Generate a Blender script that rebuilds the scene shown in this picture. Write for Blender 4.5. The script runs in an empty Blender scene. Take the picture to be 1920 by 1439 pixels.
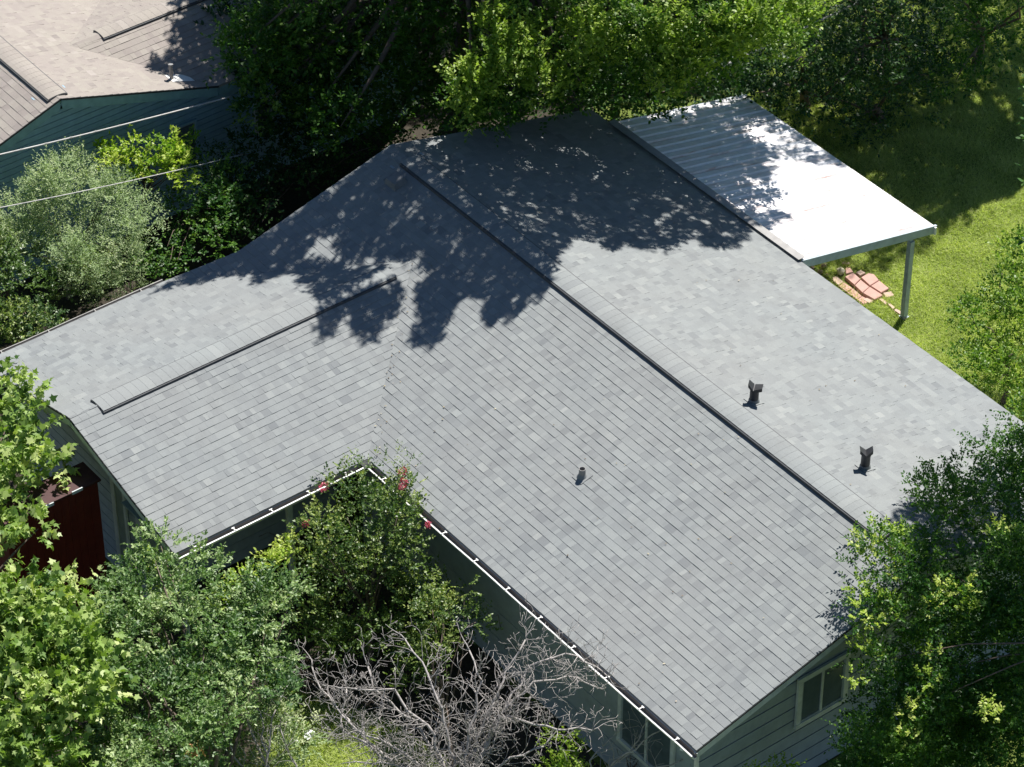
import bpy, math, random
import numpy as np
from mathutils import Vector, Matrix

# ------------------------------------------------------------ camera, sky, sun
C = bpy.context.scene.collection
scene = bpy.context.scene
EYE = np.array([39.956, -27.985, 38.350])
FW = np.array([-0.612, 0.471, -0.636]); FW /= np.linalg.norm(FW)
RT = np.array([0.610, 0.792, 0.0]); RT -= FW*(RT@FW); RT /= np.linalg.norm(RT)
UP = np.cross(RT, FW)
F = 6161.19
cam = bpy.data.objects.new("camera", bpy.data.cameras.new("camera"))
C.objects.link(cam); scene.camera = cam
cam.data.sensor_width = 36; cam.data.lens = F/1920*36
cam.data.clip_start = 1; cam.data.clip_end = 600
cam.matrix_world = Matrix(((RT[0], UP[0], -FW[0], EYE[0]), (RT[1], UP[1], -FW[1], EYE[1]), (RT[2], UP[2], -FW[2], EYE[2]), (0, 0, 0, 1)))
SAZ, SEL = math.radians(115), math.radians(57)
SUN = np.array([math.cos(SEL)*math.cos(SAZ), math.cos(SEL)*math.sin(SAZ), math.sin(SEL)])
w = bpy.data.worlds.new("World"); scene.world = w; w.use_nodes = True
nt = w.node_tree; bg = nt.nodes["Background"]
sky = nt.nodes.new("ShaderNodeTexSky"); sky.sky_type = 'NISHITA'; sky.sun_disc = False
sky.sun_elevation = SEL; sky.sun_rotation = math.radians(90)-SAZ
sky.air_density = 1.0; sky.dust_density = 0.1; sky.ozone_density = 4.0
nt.links.new(sky.outputs[0], bg.inputs[0]); bg.inputs[1].default_value = 0.05
sl = bpy.data.lights.new("sun", 'SUN'); sl.energy = 4.8; sl.angle = math.radians(0.53); sl.color = (1.0, 0.965, 0.91)
so = bpy.data.objects.new("sun", sl); C.objects.link(so)
so.rotation_euler = Vector(tuple(SUN)).to_track_quat('Z', 'Y').to_euler(); so.location = (0, 0, 40)
vs = scene.view_settings; vs.view_transform = 'Standard'; vs.look = 'None'; vs.gamma = 1; vs.exposure = 0.75
scene.cycles.max_bounces = 8; scene.cycles.transparent_max_bounces = 4

# ------------------------------------------------------------ helpers
def tag(o, label=None, cat=None, group=None, kind=None):
    if o is None: return None
    if label: o['label'] = label
    if cat: o['category'] = cat
    if group: o['group'] = group
    if kind: o['kind'] = kind
    return o
def empty(name, loc, label, cat, group=None):
    o = bpy.data.objects.new(name, None); C.objects.link(o); o.location = loc
    return tag(o, label, cat, group)
def link(name, me, mat, parent=None):
    o = bpy.data.objects.new(name, me); C.objects.link(o)
    for m in (mat if isinstance(mat, (list, tuple)) else [mat]): me.materials.append(m)
    if parent is not None:
        o.parent = parent
        base = parent
        off = Vector((0, 0, 0))
        while base is not None: off += base.location; base = base.parent
        me.transform(Matrix.Translation(-off))
    return o
def at(x, y, n, c):                       # point of plane n.P = c seen at photo pixel (x, y)
    d = FW+RT*(x-960)/F-UP*(y-719.5)/F; n = np.array(n, float)
    return EYE+d*((c-n@EYE)/(n@d))
def G(x, y, z=0.0): return at(x, y, (0, 0, 1), z)
def PROJ(P):
    d = np.asarray(P)-EYE; z = d@FW
    return np.stack([960+F*(d@RT)/z, 719.5-F*(d@UP)/z], -1)
PXM = 106.0

class MB:                                   # mesh builder
    def __init__(s): s.v = []; s.f = []; s.t = []
    def poly(s, pts, tone=0.5):
        b = len(s.v); s.v += [tuple(p) for p in pts]; s.f.append(tuple(range(b, b+len(pts)))); s.t.append(tone)
    def hexa(s, p, tone=0.5):               # 8 points: bottom 4 ccw, top 4
        b = len(s.v); s.v += [tuple(q) for q in p]
        for f in ((3, 2, 1, 0), (4, 5, 6, 7), (0, 1, 5, 4), (1, 2, 6, 5), (2, 3, 7, 6), (3, 0, 4, 7)):
            s.f.append(tuple(b+i for i in f)); s.t.append(tone)
    def box(s, x0, x1, y0, y1, z0, z1, tone=0.5):
        s.hexa([(x0, y0, z0), (x1, y0, z0), (x1, y1, z0), (x0, y1, z0), (x0, y0, z1), (x1, y0, z1), (x1, y1, z1), (x0, y1, z1)], tone)
    def beam(s, a, b, wd, ht, up=(0, 0, 1), tone=0.5):   # rectangular bar; a,b = centre line
        a = np.array(a, float); b = np.array(b, float); d = (b-a)/np.linalg.norm(b-a)
        sd = np.cross(d, up); sd /= np.linalg.norm(sd); u2 = np.cross(sd, d)
        sd = sd*wd/2; u2 = u2*ht/2
        s.hexa([a-sd-u2, a+sd-u2, b+sd-u2, b-sd-u2, a-sd+u2, a+sd+u2, b+sd+u2, b-sd+u2], tone)
    def tube(s, pts, rad, n=8, tone=0.5, caps=True):
        pts = [np.array(p, float) for p in pts]
        if not hasattr(rad, '__len__'): rad = [rad]*len(pts)
        rings = []
        prev = None
        for i, p in enumerate(pts):
            d = pts[min(i+1, len(pts)-1)]-pts[max(i-1, 0)]; d = d/(np.linalg.norm(d)+1e-9)
            if prev is None:
                a = np.cross(d, (0.3, 0.5, 0.81)); a /= np.linalg.norm(a)
            else:
                a = prev-d*(prev@d); a /= (np.linalg.norm(a)+1e-9)
            prev = a; bb = np.cross(d, a)
            base = len(s.v)
            for k in range(n):
                an = 2*math.pi*k/n
                s.v.append(tuple(p+(a*math.cos(an)+bb*math.sin(an))*rad[i]))
            rings.append(base)
        for i in range(len(rings)-1):
            A, B = rings[i], rings[i+1]
            for k in range(n):
                k2 = (k+1) % n
                s.f.append((A+k, A+k2, B+k2, B+k)); s.t.append(tone)
        if caps:
            s.f.append(tuple(rings[0]+k for k in range(n))[::-1]); s.t.append(tone)
            s.f.append(tuple(rings[-1]+k for k in range(n))); s.t.append(tone)
    def build(s, name, mat, parent=None, smooth=False):
        me = bpy.data.meshes.new(name); me.from_pydata(s.v, [], s.f); me.update()
        a = me.attributes.new("tone", 'FLOAT', 'FACE'); a.data.foreach_set("value", np.array(s.t, np.float32))
        if smooth: me.polygons.foreach_set("use_smooth", [True]*len(s.f))
        return link(name, me, mat, parent)

# ------------------------------------------------------------ materials
def newmat(name):
    m = bpy.data.materials.new(name); m.use_nodes = True
    n = m.node_tree.nodes; l = m.node_tree.links
    return m, n, l, n["Principled BSDF"]
def ramp(n, l, src, cols):
    r = n.new("ShaderNodeValToRGB"); e = r.color_ramp.elements
    while len(e) < len(cols): e.new(0.5)
    for i, (p, c) in enumerate(cols): e[i].position = p; e[i].color = (*c, 1)
    l.new(src, r.inputs[0]); return r.outputs[0]
def noise(n, l, scale, detail=4, rough=0.6, vec=None):
    t = n.new("ShaderNodeTexNoise"); t.inputs["Scale"].default_value = scale; t.inputs["Detail"].default_value = detail
    t.inputs["Roughness"].default_value = rough
    if vec is None:
        g = n.new("ShaderNodeNewGeometry"); vec = g.outputs["Position"]
    l.new(vec, t.inputs["Vector"]); return t.outputs["Fac"]
def mixc(n, l, fac, a, b, mode='MIX'):
    m = n.new("ShaderNodeMix"); m.data_type = 'RGBA'; m.blend_type = mode
    for k, v in ((0, fac), (6, a), (7, b)):
        if isinstance(v, (int, float)): m.inputs[k].default_value = v
        elif isinstance(v, tuple): m.inputs[k].default_value = (*v, 1)
        else: l.new(v, m.inputs[k])
    return m.outputs[2]
def bump(n, l, h, st, dist=0.01):
    b = n.new("ShaderNodeBump"); b.inputs["Strength"].default_value = st; b.inputs["Distance"].default_value = dist
    l.new(h, b.inputs["Height"]); return b.outputs[0]
def mat_plain(name, col, rough=0.6, metal=0.0, var=0.15, scale=6, spec=0.4):
    m, n, l, p = newmat(name)
    a = noise(n, l, scale)
    c = ramp(n, l, a, [(0.3, tuple(x*(1-var) for x in col)), (0.7, tuple(min(1, x*(1+var)) for x in col))])
    l.new(c, p.inputs["Base Color"]); p.inputs["Roughness"].default_value = rough; p.inputs["Metallic"].default_value = metal
    p.inputs["Specular IOR Level"].default_value = spec
    return m
def mat_shingle(name, cols, warm):
    m, n, l, p = newmat(name)
    at_ = n.new("ShaderNodeAttribute"); at_.attribute_name = "tone"
    c = ramp(n, l, at_.outputs["Fac"], cols)
    big = noise(n, l, 0.55, 3); st_ = noise(n, l, 2.2, 6, 0.7); c = mixc(n, l, ramp(n, l, st_, [(0.5, (0, 0, 0)), (0.78, (0.30,)*3)]), c, tuple(x*0.55 for x in cols[0][1])); c = mixc(n, l, ramp(n, l, big, [(0.35, (0, 0, 0)), (0.75, (0.35,)*3)]), c, warm)
    fine = noise(n, l, 160, 2, 0.7)
    c = mixc(n, l, 0.35, c, ramp(n, l, fine, [(0.3, (0.35,)*3), (0.7, (0.85,)*3)]), 'OVERLAY')
    l.new(c, p.inputs["Base Color"]); p.inputs["Roughness"].default_value = 0.82; p.inputs["Specular IOR Level"].default_value = 0.35
    l.new(bump(n, l, fine, 0.35, 0.004), p.inputs["Normal"])
    return m
def mat_leaf(name, dark, mid, light, trans=0.4, rough=0.45, spec=0.5):
    m, n, l, p = newmat(name)
    a = n.new("ShaderNodeAttribute"); a.attribute_name = "tone"
    c = ramp(n, l, a.outputs["Fac"], [(0.0, dark), (0.5, mid), (1.0, light)])
    l.new(c, p.inputs["Base Color"]); p.inputs["Roughness"].default_value = rough; p.inputs["Specular IOR Level"].default_value = spec
    t = n.new("ShaderNodeBsdfTranslucent")
    tc = mixc(n, l, 1.0, c, (1.1, 1.25, 0.45), 'MULTIPLY'); l.new(tc, t.inputs["Color"])
    mx = n.new("ShaderNodeMixShader"); mx.inputs[0].default_value = trans
    l.new(p.outputs[0], mx.inputs[1]); l.new(t.outputs[0], mx.inputs[2])
    l.new(mx.outputs[0], n["Material Output"].inputs[0])
    return m
M = {}
M['shingle'] = mat_shingle("grey_shingle", [(0.0, (0.145, 0.156, 0.163)), (0.35, (0.19, 0.203, 0.206)), (0.7, (0.222, 0.237, 0.236)), (1.0, (0.262, 0.275, 0.268))], (0.225, 0.222, 0.214))
M['tan_shingle'] = mat_shingle("tan_shingle", [(0.0, (0.21, 0.185, 0.17)), (0.35, (0.26, 0.23, 0.208)), (0.7, (0.285, 0.26, 0.226)), (1.0, (0.335, 0.30, 0.275))], (0.28, 0.24, 0.226))
M['dark_edge'] = mat_plain("dark_edge", (0.03, 0.032, 0.035), 0.7)
M['vent_core_shade'] = mat_plain("vent_core_shade", (0.07, 0.073, 0.078), 0.8)
M['siding'] = mat_plain("teal_grey_siding", (0.30, 0.35, 0.385), 0.7, var=0.12)
M['siding_green'] = mat_plain("green_grey_siding", (0.24, 0.29, 0.27), 0.7)
M['nb_siding'] = mat_plain("blue_green_siding", (0.26, 0.42, 0.52), 0.6, var=0.1)
M['trim'] = mat_plain("pale_trim", (0.55, 0.59, 0.59), 0.6)
M['white'] = mat_plain("white_paint", (0.80, 0.79, 0.76), 0.45, var=0.08)
M['gutter_in'] = mat_plain("gutter_inside", (0.20, 0.19, 0.18), 0.8)
M['dull'] = mat_plain("dull_gutter", (0.32, 0.31, 0.29), 0.7)
M['pipe'] = mat_plain("pale_grey_pipe", (0.24, 0.235, 0.23), 0.5)
M['pipe_dark'] = mat_plain("dark_pipe", (0.035, 0.036, 0.04), 0.5, var=0.3)
M['galv'] = mat_plain("galvanised", (0.6, 0.62, 0.64), 0.35, metal=0.6)
M['glass'] = mat_plain("window_glass", (0.10, 0.13, 0.15), 0.12, spec=0.7)
M['red'] = mat_plain("dark_red_metal", (0.12, 0.016, 0.014), 0.5)
M['bark'] = mat_plain("bark", (0.13, 0.10, 0.08), 0.9, var=0.3, scale=15)
M['dead'] = mat_plain("dead_bark", (0.38, 0.35, 0.33), 0.85, var=0.35, scale=18)
M['paver'] = mat_plain("red_paver", (0.50, 0.30, 0.255), 0.85, var=0.1, scale=9)
M['brick'] = mat_plain("pale_brick", (0.52, 0.38, 0.31), 0.85, var=0.15, scale=9)
M['rock'] = mat_plain("pale_rock", (0.72, 0.66, 0.46), 0.8, var=0.15, scale=9)
M['tanrock'] = mat_plain("tan_rock", (0.50, 0.36, 0.20), 0.8, var=0.25, scale=12)
M['beam'] = mat_plain("grey_beam", (0.40, 0.46, 0.49), 0.55)
M['cable'] = mat_plain("pale_cable", (0.50, 0.48, 0.46), 0.6)
M['plastic'] = mat_plain("white_plastic", (0.8, 0.8, 0.8), 0.3)
M['pink'] = mat_leaf("pink_flower", (0.42, 0.04, 0.09), (0.60, 0.09, 0.17), (0.7, 0.2, 0.26), 0.25)
M['orange'] = mat_leaf("orange_leaf", (0.75, 0.36, 0.12), (0.85, 0.5, 0.25), (0.9, 0.62, 0.4), 0.3)

# patio panel metal, ribs are geometry; rust streaks and dirt run down the slope
m, n, l, p = newmat("patio_metal")
g = n.new("ShaderNodeNewGeometry"); mp = n.new("ShaderNodeMapping"); l.new(g.outputs["Position"], mp.inputs[0])
mp.inputs["Scale"].default_value = (4.5, 0.7, 1)
st = noise(n, l, 1.3, 6, 0.7, mp.outputs[0])
c = ramp(n, l, st, [(0.42, (0.80, 0.80, 0.82)), (0.58, (0.78, 0.72, 0.70)), (0.70, (0.55, 0.36, 0.30))])
fn = noise(n, l, 9, 4); c = mixc(n, l, ramp(n, l, fn, [(0.45, (0, 0, 0)), (0.8, (0.5,)*3)]), c, (0.5, 0.52, 0.55))
l.new(c, p.inputs["Base Color"]); p.inputs["Roughness"].default_value = 0.42; p.inputs["Metallic"].default_value = 0.0; p.inputs["Specular IOR Level"].default_value = 0.6
M['patio'] = m
# lawn
m, n, l, p = newmat("lawn")
a = noise(n, l, 1.2, 5, 0.65); b = noise(n, l, 22, 5, 0.75); d = noise(n, l, 70, 2, 0.7)
c1 = ramp(n, l, a, [(0.35, (0.11, 0.16, 0.022)), (0.6, (0.18, 0.225, 0.04)), (0.8, (0.23, 0.21, 0.08))])
c2 = ramp(n, l, b, [(0.3, (0.05, 0.08, 0.012)), (0.55, (0.15, 0.20, 0.03)), (0.8, (0.27, 0.28, 0.07))])
c = mixc(n, l, 0.6, c1, c2); c = mixc(n, l, 0.3, c, ramp(n, l, d, [(0.3, (0.3,)*3), (0.7, (0.7,)*3)]), 'OVERLAY')
l.new(c, p.inputs["Base Color"]); p.inputs["Roughness"].default_value = 0.95
l.new(bump(n, l, b, 0.9, 0.05), p.inputs["Normal"]); M['lawn'] = m

# ------------------------------------------------------------ shingled roof planes
L, W, U1, UB, WT, UR = 14.18, 4.65, 5.70, -0.43, 8.475, 2.635
ZE = 2.64; S1 = 0.2535; ZR = ZE+S1*W; ZW = ZE+0.81; S2 = 0.81/3.067; VM = 0.81/S1-W; KV = -3.39
def clip(poly, a, b):                      # keep the left side of a->b
    out = []; n_ = len(poly)
    for i in range(n_):
        p, q = poly[i], poly[(i+1) % n_]
        sp = (b[0]-a[0])*(p[1]-a[1])-(b[1]-a[1])*(p[0]-a[0]); sq = (b[0]-a[0])*(q[1]-a[1])-(b[1]-a[1])*(q[0]-a[0])
        if sp >= 0: out.append(p)
        if (sp >= 0) != (sq >= 0):
            t = sp/(sp-sq); out.append((p[0]+(q[0]-p[0])*t, p[1]+(q[1]-p[1])*t))
    return out
def ccw(poly):
    s = sum(poly[i][0]*poly[(i+1) % len(poly)][1]-poly[(i+1) % len(poly)][0]*poly[i][1] for i in range(len(poly)))
    return poly if s > 0 else poly[::-1]
def shingle_plane(mb, regions, zf, eave, slope, axis, sgn, seed, ex=0.143):
    """regions: convex plan polygons; axis: index of the coordinate that runs up the slope; sgn: +1 if climbing with it."""
    rng = random.Random(seed); dx = ex/math.sqrt(1+slope*slope)
    regions = [ccw(r) for r in regions]
    al = 1-axis
    lo = min(p[al] for r in regions for p in r); hi = max(p[al] for r in regions for p in r)
    top = max(sgn*(p[axis]-eave) for r in regions for p in r)
    k = 0
    while k*dx < top:
        d0 = k*dx; x = lo-rng.uniform(0, 0.9); t = None
        wav = rng.uniform(0, 6)
        while x < hi:
            wd = rng.choice((0.07, 0.09, 0.11, 0.13, 0.15, 0.20))
            raised = rng.random() < 0.5
            th = rng.uniform(0.0075, 0.0115) if raised else rng.uniform(0.0045, 0.007)
            tone = min(1, max(0, rng.gauss(0.46, 0.15)+(0.06 if raised else -0.03)))
            j = rng.uniform(-0.0015, 0.0015)
            j += 0.004*math.sin(x*0.8+wav)
            c = [[x, d0+j], [x+wd, d0+j], [x+wd, d0+dx+0.012], [x, d0+dx+0.012]]
            q = []
            for a_, d_ in c:
                pt = [0, 0]; pt[al] = a_; pt[axis] = eave+sgn*d_; q.append(tuple(pt))
            q = ccw(q)
            for r in regions:
                pc = q
                for i in range(len(r)):
                    pc = clip(pc, r[i], r[(i+1) % len(r)])
                    if len(pc) < 3: break
                if len(pc) < 3: continue
                topv = []
                for (X, Y) in pc:
                    dd = sgn*((X, Y)[axis]-eave)-d0
                    topv.append((X, Y, zf(X, Y)+0.006+th*max(0, 1-dd/dx)+0.003*math.sin(0.9*(X+Y)+k*0.7)*0.3))
                mb.poly(topv, tone)
                nn = len(pc)
                for i in range(nn):
                    a3, b3 = topv[i], topv[(i+1) % nn]
                    mb.poly([(a3[0], a3[1], a3[2]-0.016), (b3[0], b3[1], b3[2]-0.016), b3, a3], tone*0.8)
            x += wd
        k += 1
def slab(mb, poly, zf, t0, t1):             # deck between z offsets t0 < t1
    poly = ccw(poly); tp = [(x, y, zf(x, y)+t1) for x, y in poly]; bt = [(x, y, zf(x, y)+t0) for x, y in poly]
    mb.poly(tp); mb.poly(bt[::-1])
    for i in range(len(poly)):
        j = (i+1) % len(poly); mb.poly([bt[i], bt[j], tp[j], tp[i]])
zL = lambda x, y: ZE+S1*(W+y)
zRt = lambda x, y: ZE+S1*(W-y)
zWF = lambda x, y: ZE+S2*(U1-x)
zWB = lambda x, y: ZE+S2*(x-UB)
RL = [[(UR, VM), (UR, 0), (L, 0), (L, -W), (U1, -W)], [(0, 0), (UR, 0), (UR, VM), (0, KV)], [(0, KV), (UR, VM), (UB, -W)]]
RR = [[(0, 0), (L, 0), (L, W), (0, W)]]
RF = [[(U1, -W), (UR, VM), (UR, -WT), (U1, -WT)]]
RB = [[(UB, -W), (UR, VM), (UR, -WT), (UB, -WT)]]

house = empty("house", (7, -2, 0), "grey shingled house with an L-shaped gable roof and white front gutters in the middle", "house")
mb = MB()
for regs, zf in ((RL, zL), (RR, zRt), (RF, zWF), (RB, zWB)):
    for r in regs: slab(mb, r, zf, -0.035, -0.002)
deck_v = len(mb.f)
shingle_plane(mb, RL, zL, -W, S1, 1, 1, 11)
shingle_plane(mb, RR, zRt, W, S1, 1, -1, 12)
shingle_plane(mb, RF, zWF, U1, S2, 0, -1, 13)
shingle_plane(mb, RB, zWB, UB, S2, 0, 1, 14)
roof = mb.build("roof", M['shingle'], house)

def ridge_caps(name, along, a0, a1, fixed, zr, slope, half, lift, mat, parent, seed, other=0.15):
    """cap shingles bent over a ridge; along 0 = x, 1 = y; lift raises them on a vent core."""
    rng = random.Random(seed); mb = MB(); x = a0; step = other*(1 if a1 > a0 else -1)
    cs = [(-half, 0), (-half*0.55, 0.35), (-0.03, 0.9), (0.03, 0.9), (half*0.55, 0.35), (half, 0)]
    def P(a, c, z): return (a, fixed+c, z) if along == 0 else (fixed+c, a, z)
    def prof(c, ex): return zr-abs(c)*slope*(0.55 if lift > .02 else 1)+lift+ex
    nseg = int(abs(a1-a0)/abs(step))
    for i in range(nseg):
        tone = min(1, max(0, rng.gauss(0.62, 0.10)))
        xa, xb = a0+i*step, a0+(i+1)*step*1.0
        pts = [c for c, _ in cs]; rise = [0.0, 0.001, 0.002, 0.002, 0.001, 0.0]
        A = [P(xa, c, prof(c, 0.0065+rz)-(0.008 if abs(c) < 0.05 else 0)) for c, rz in zip(pts, rise)]
        B = [P(xb, c, prof(c, 0.004+rz)-(0.008 if abs(c) < 0.05 else 0)) for c, rz in zip(pts, rise)]
        for k in range(5):
            mb.poly([A[k], A[k+1], B[k+1], B[k]] if (step > 0) != (along == 0) else [B[k], B[k+1], A[k+1], A[k]], tone)
            e1 = (A[k][0], A[k][1], A[k][2]-0.012); e2 = (A[k+1][0], A[k+1][1], A[k+1][2]-0.012)
            mb.poly([e1, e2, A[k+1], A[k]], tone*0.6)
    return mb
def vent(name, along, a0, a1, fixed, zr, slope, half, seed, mat, parent, label):
    mb = ridge_caps(name, along, a0, a1, fixed, zr, slope, half, (0.046 if half > .19 and along == 0 else 0.027), mat, parent, seed)
    o = mb.build(name, mat, parent); tag(o, label)
    core = MB()
    e_ = a0+int(abs(a1-a0)/0.15)*0.15*(1 if a1 > a0 else -1)
    lo, hi = (a0-0.01, e_-0.02) if a1 > a0 else (e_+0.02, a0+0.01)
    for sg in (-1, 1):
        for (c0, c1, z0, z1) in ((0.0, half+0.026, -0.01, (0.038 if half > .19 and along == 0 else 0.020)),):  # core reaches past the caps, its dark colour painting the shaded gap line
            pts = []
            for zz in (z0, z1):
                for (a_, c_) in ((lo, c0), (hi, c0), (hi, c1), (lo, c1)):
                    sl_ = slope*(0.55 if zz > 0 else 1)
                    q = (a_, fixed+sg*c_, zr-c_*sl_+zz) if along == 0 else (fixed+sg*c_, a_, zr-c_*sl_+zz)
                    pts.append(q)
            core.hexa(pts)
    core.build("vent_core_shade", M['vent_core_shade'], o)
    return o
vent("ridge_vent", 0, 13.3, 0.55, 0.0, ZR, S1, 0.20, 3, M['shingle'], roof, "long shingled ridge vent along the main ridge")
vent("ridge_vent", 1, -7.93, -1.79, UR, ZW, S2, 0.185, 4, M['shingle'], roof, "shorter shingled ridge vent on the left wing ridge")
mb = ridge_caps("c", 1, -WT, -7.95, UR, ZW, S2, 0.15, 0.008, None, None, 5); mb2 = ridge_caps("c", 0, 0.5, 0.0, 0, ZR, S1, 0.15, 0.008, None, None, 6)
mb.build("ridge_cap", M['shingle'], roof); mb2.build("ridge_cap", M['shingle'], roof)

def cone(mb, x, y, z, r0, r1, h, nrm=None, n=20):
    mb.tube([(x, y, z), (x, y, z+h)], [r0, r1], n)
def pipe_vent(u, v, zf, h, r):
    mb = MB(); z = zf(u, v)
    sg = S1 if zf is zL else -S1
    q = [(u-.12, v-.12), (u+.12, v-.12), (u+.12, v+.13), (u-.12, v+.13)]
    mb.hexa([(x, y, zf(x, y)+0.012) for x, y in q]+[(x, y, zf(x, y)+0.022) for x, y in q])
    fl = mb
    fl.tube([(u, v, z-0.02), (u, v, z+0.075)], [0.105, r+0.012], 20)
    return mb, z
# plumbing pipe on the left slope
fl, z = pipe_vent(8.713, -2.50, zL, 0, 0.045)
fl.build("pipe_flashing", M['shingle'], roof)
mb = MB(); r0, r1, x, y, h = 0.056, 0.047, 8.713, -2.50, 0.18
n_ = 24; b = 0
for k in range(n_):
    a0, a1 = 2*math.pi*k/n_, 2*math.pi*(k+1)/n_
    c0, s0, c1, s1 = math.cos(a0), math.sin(a0), math.cos(a1), math.sin(a1)
    mb.poly([(x+r0*c0, y+r0*s0, z), (x+r0*c1, y+r0*s1, z), (x+r0*c1, y+r0*s1, z+h), (x+r0*c0, y+r0*s0, z+h)])
    mb.poly([(x+r1*c1, y+r1*s1, z+.02), (x+r1*c0, y+r1*s0, z+.02), (x+r1*c0, y+r1*s0, z+h), (x+r1*c1, y+r1*s1, z+h)])
    mb.poly([(x+r0*c0, y+r0*s0, z+h), (x+r0*c1, y+r0*s1, z+h), (x+r1*c1, y+r1*s1, z+h), (x+r1*c0, y+r1*s0, z+h)])
tag(mb.build("vent_pipe", M['pipe'], roof), "short open plumbing pipe on the front slope")
# two exhaust vents with torn caps on the right slope
def exhaust(u, v, rz, lab, wings):
    fl, z = pipe_vent(u, v, zRt, 0, 0.07); fl.build("pipe_flashing", M['shingle'], roof)
    mb = MB(); mb.tube([(u, v, z), (u+0.004, v, z+0.24), (u+0.008, v, z+0.30)], [0.078, 0.075, 0.079], 20)
    o = tag(mb.build("exhaust_vent", M['pipe_dark'], roof, smooth=False), lab)
    cp = MB(); ca, sa = math.cos(rz), math.sin(rz)
    for (dx0, dx1, z0, z1) in wings:
        for (wy0, wy1) in ((-0.085, 0.085),):
            P = []
            for zz in (0, 0.012):
                for (a_, c_, h_) in ((dx0, wy0, z0), (dx1, wy0*0.75, z1), (dx1, wy1*0.75, z1), (dx0, wy1, z0)):
                    P.append((u+a_*ca-c_*sa, v+a_*sa+c_*ca, z+0.30+h_+zz))
            cp.hexa(P)
            P = []
            for zz in (-0.055, 0.0):
                for (a_, c_, h_) in ((dx0, wy0, z0), (dx1, wy0*0.75, z1), (dx1, wy0*0.75+0.012, z1), (dx0, wy0+0.012, z0)):
                    P.append((u+a_*ca-c_*sa, v+a_*sa+c_*ca, z+0.30+h_+zz))
            cp.hexa(P)
    cp.build("vent_cap", M['pipe_dark'], o)
exhaust(9.40, 0.56, math.radians(40), "bent-capped exhaust vent nearer the middle of the right slope", ((-0.015, -0.10, 0, 0.10), (0.0, 0.135, 0.0, 0.04)))
exhaust(11.66, 0.98, math.radians(52), "Y-capped exhaust vent near the tree on the right slope", ((-0.0, -0.105, 0, 0.10), (0.0, 0.105, 0.0, 0.10)))
# small box vent near the far end, in shade
mb = MB(); u, v = 0.86, -0.52
q = [(u-.16, v-.14), (u+.16, v-.14), (u+.16, v+.14), (u-.16, v+.14)]
mb.hexa([(x, y, zL(x, y)+0.01) for x, y in q]+[((x-u)*.8+u, (y-v)*.8+v-.01, zL(x, y)+0.13) for x, y in q])
tag(mb.build("box_vent", mat_plain("box_vent_metal", (0.16, 0.165, 0.17), 0.6), roof), "small metal box vent beside the far end of the ridge")

# fascia boards and rake trim
mb = MB(); t = 0.022
def rake(mb, a, b, drop=0.15):
    a = np.array(a, float); b = np.array(b, float)
    mb.beam(a+[0, 0, -0.038-drop/2], b+[0, 0, -0.038-drop/2], t, drop)
rake(mb, (L-0.02, -W, ZE), (L-0.02, 0, ZR)); rake(mb, (L-0.02, 0.0, ZR), (L-0.02, W, ZE))
rake(mb, (0.02, 0, ZR), (0.02, KV, zL(0, KV))); rake(mb, (0.02, 0, ZR), (0.02, W, ZE))
rake(mb, (U1, -WT+.02, ZE), (UR, -WT+.02, ZW)); rake(mb, (UB, -WT+.02, ZE), (UR, -WT+.02, ZW))
rake(mb, (U1, -W+.02, ZE), (L, -W+.02, ZE)); rake(mb, (0, W-.02, ZE), (L, W-.02, ZE))
rake(mb, (U1-.02, -W, ZE), (U1-.02, -WT, ZE)); rake(mb, (UB+.02, -W, ZE), (UB+.02, -WT, ZE))
mb.build("fascia", M['trim'], house)
mb = MB()   # dark drip edge under the rake shingles
for a, b in (((L+.004, -W, ZE), (L+.004, 0, ZR)), ((L+.004, 0, ZR), (L+.004, W, ZE)), ((U1, -WT-.004, ZE), (UR, -WT-.004, ZW)), ((UB, -WT-.004, ZE), (UR, -WT-.004, ZW))):
    mb = MB(); mb.beam(np.array(a)+[0, 0, -0.018], np.array(b)+[0, 0, -0.018], 0.012, 0.03); mb.build("drip_edge", M['dark_edge'], house)

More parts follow.
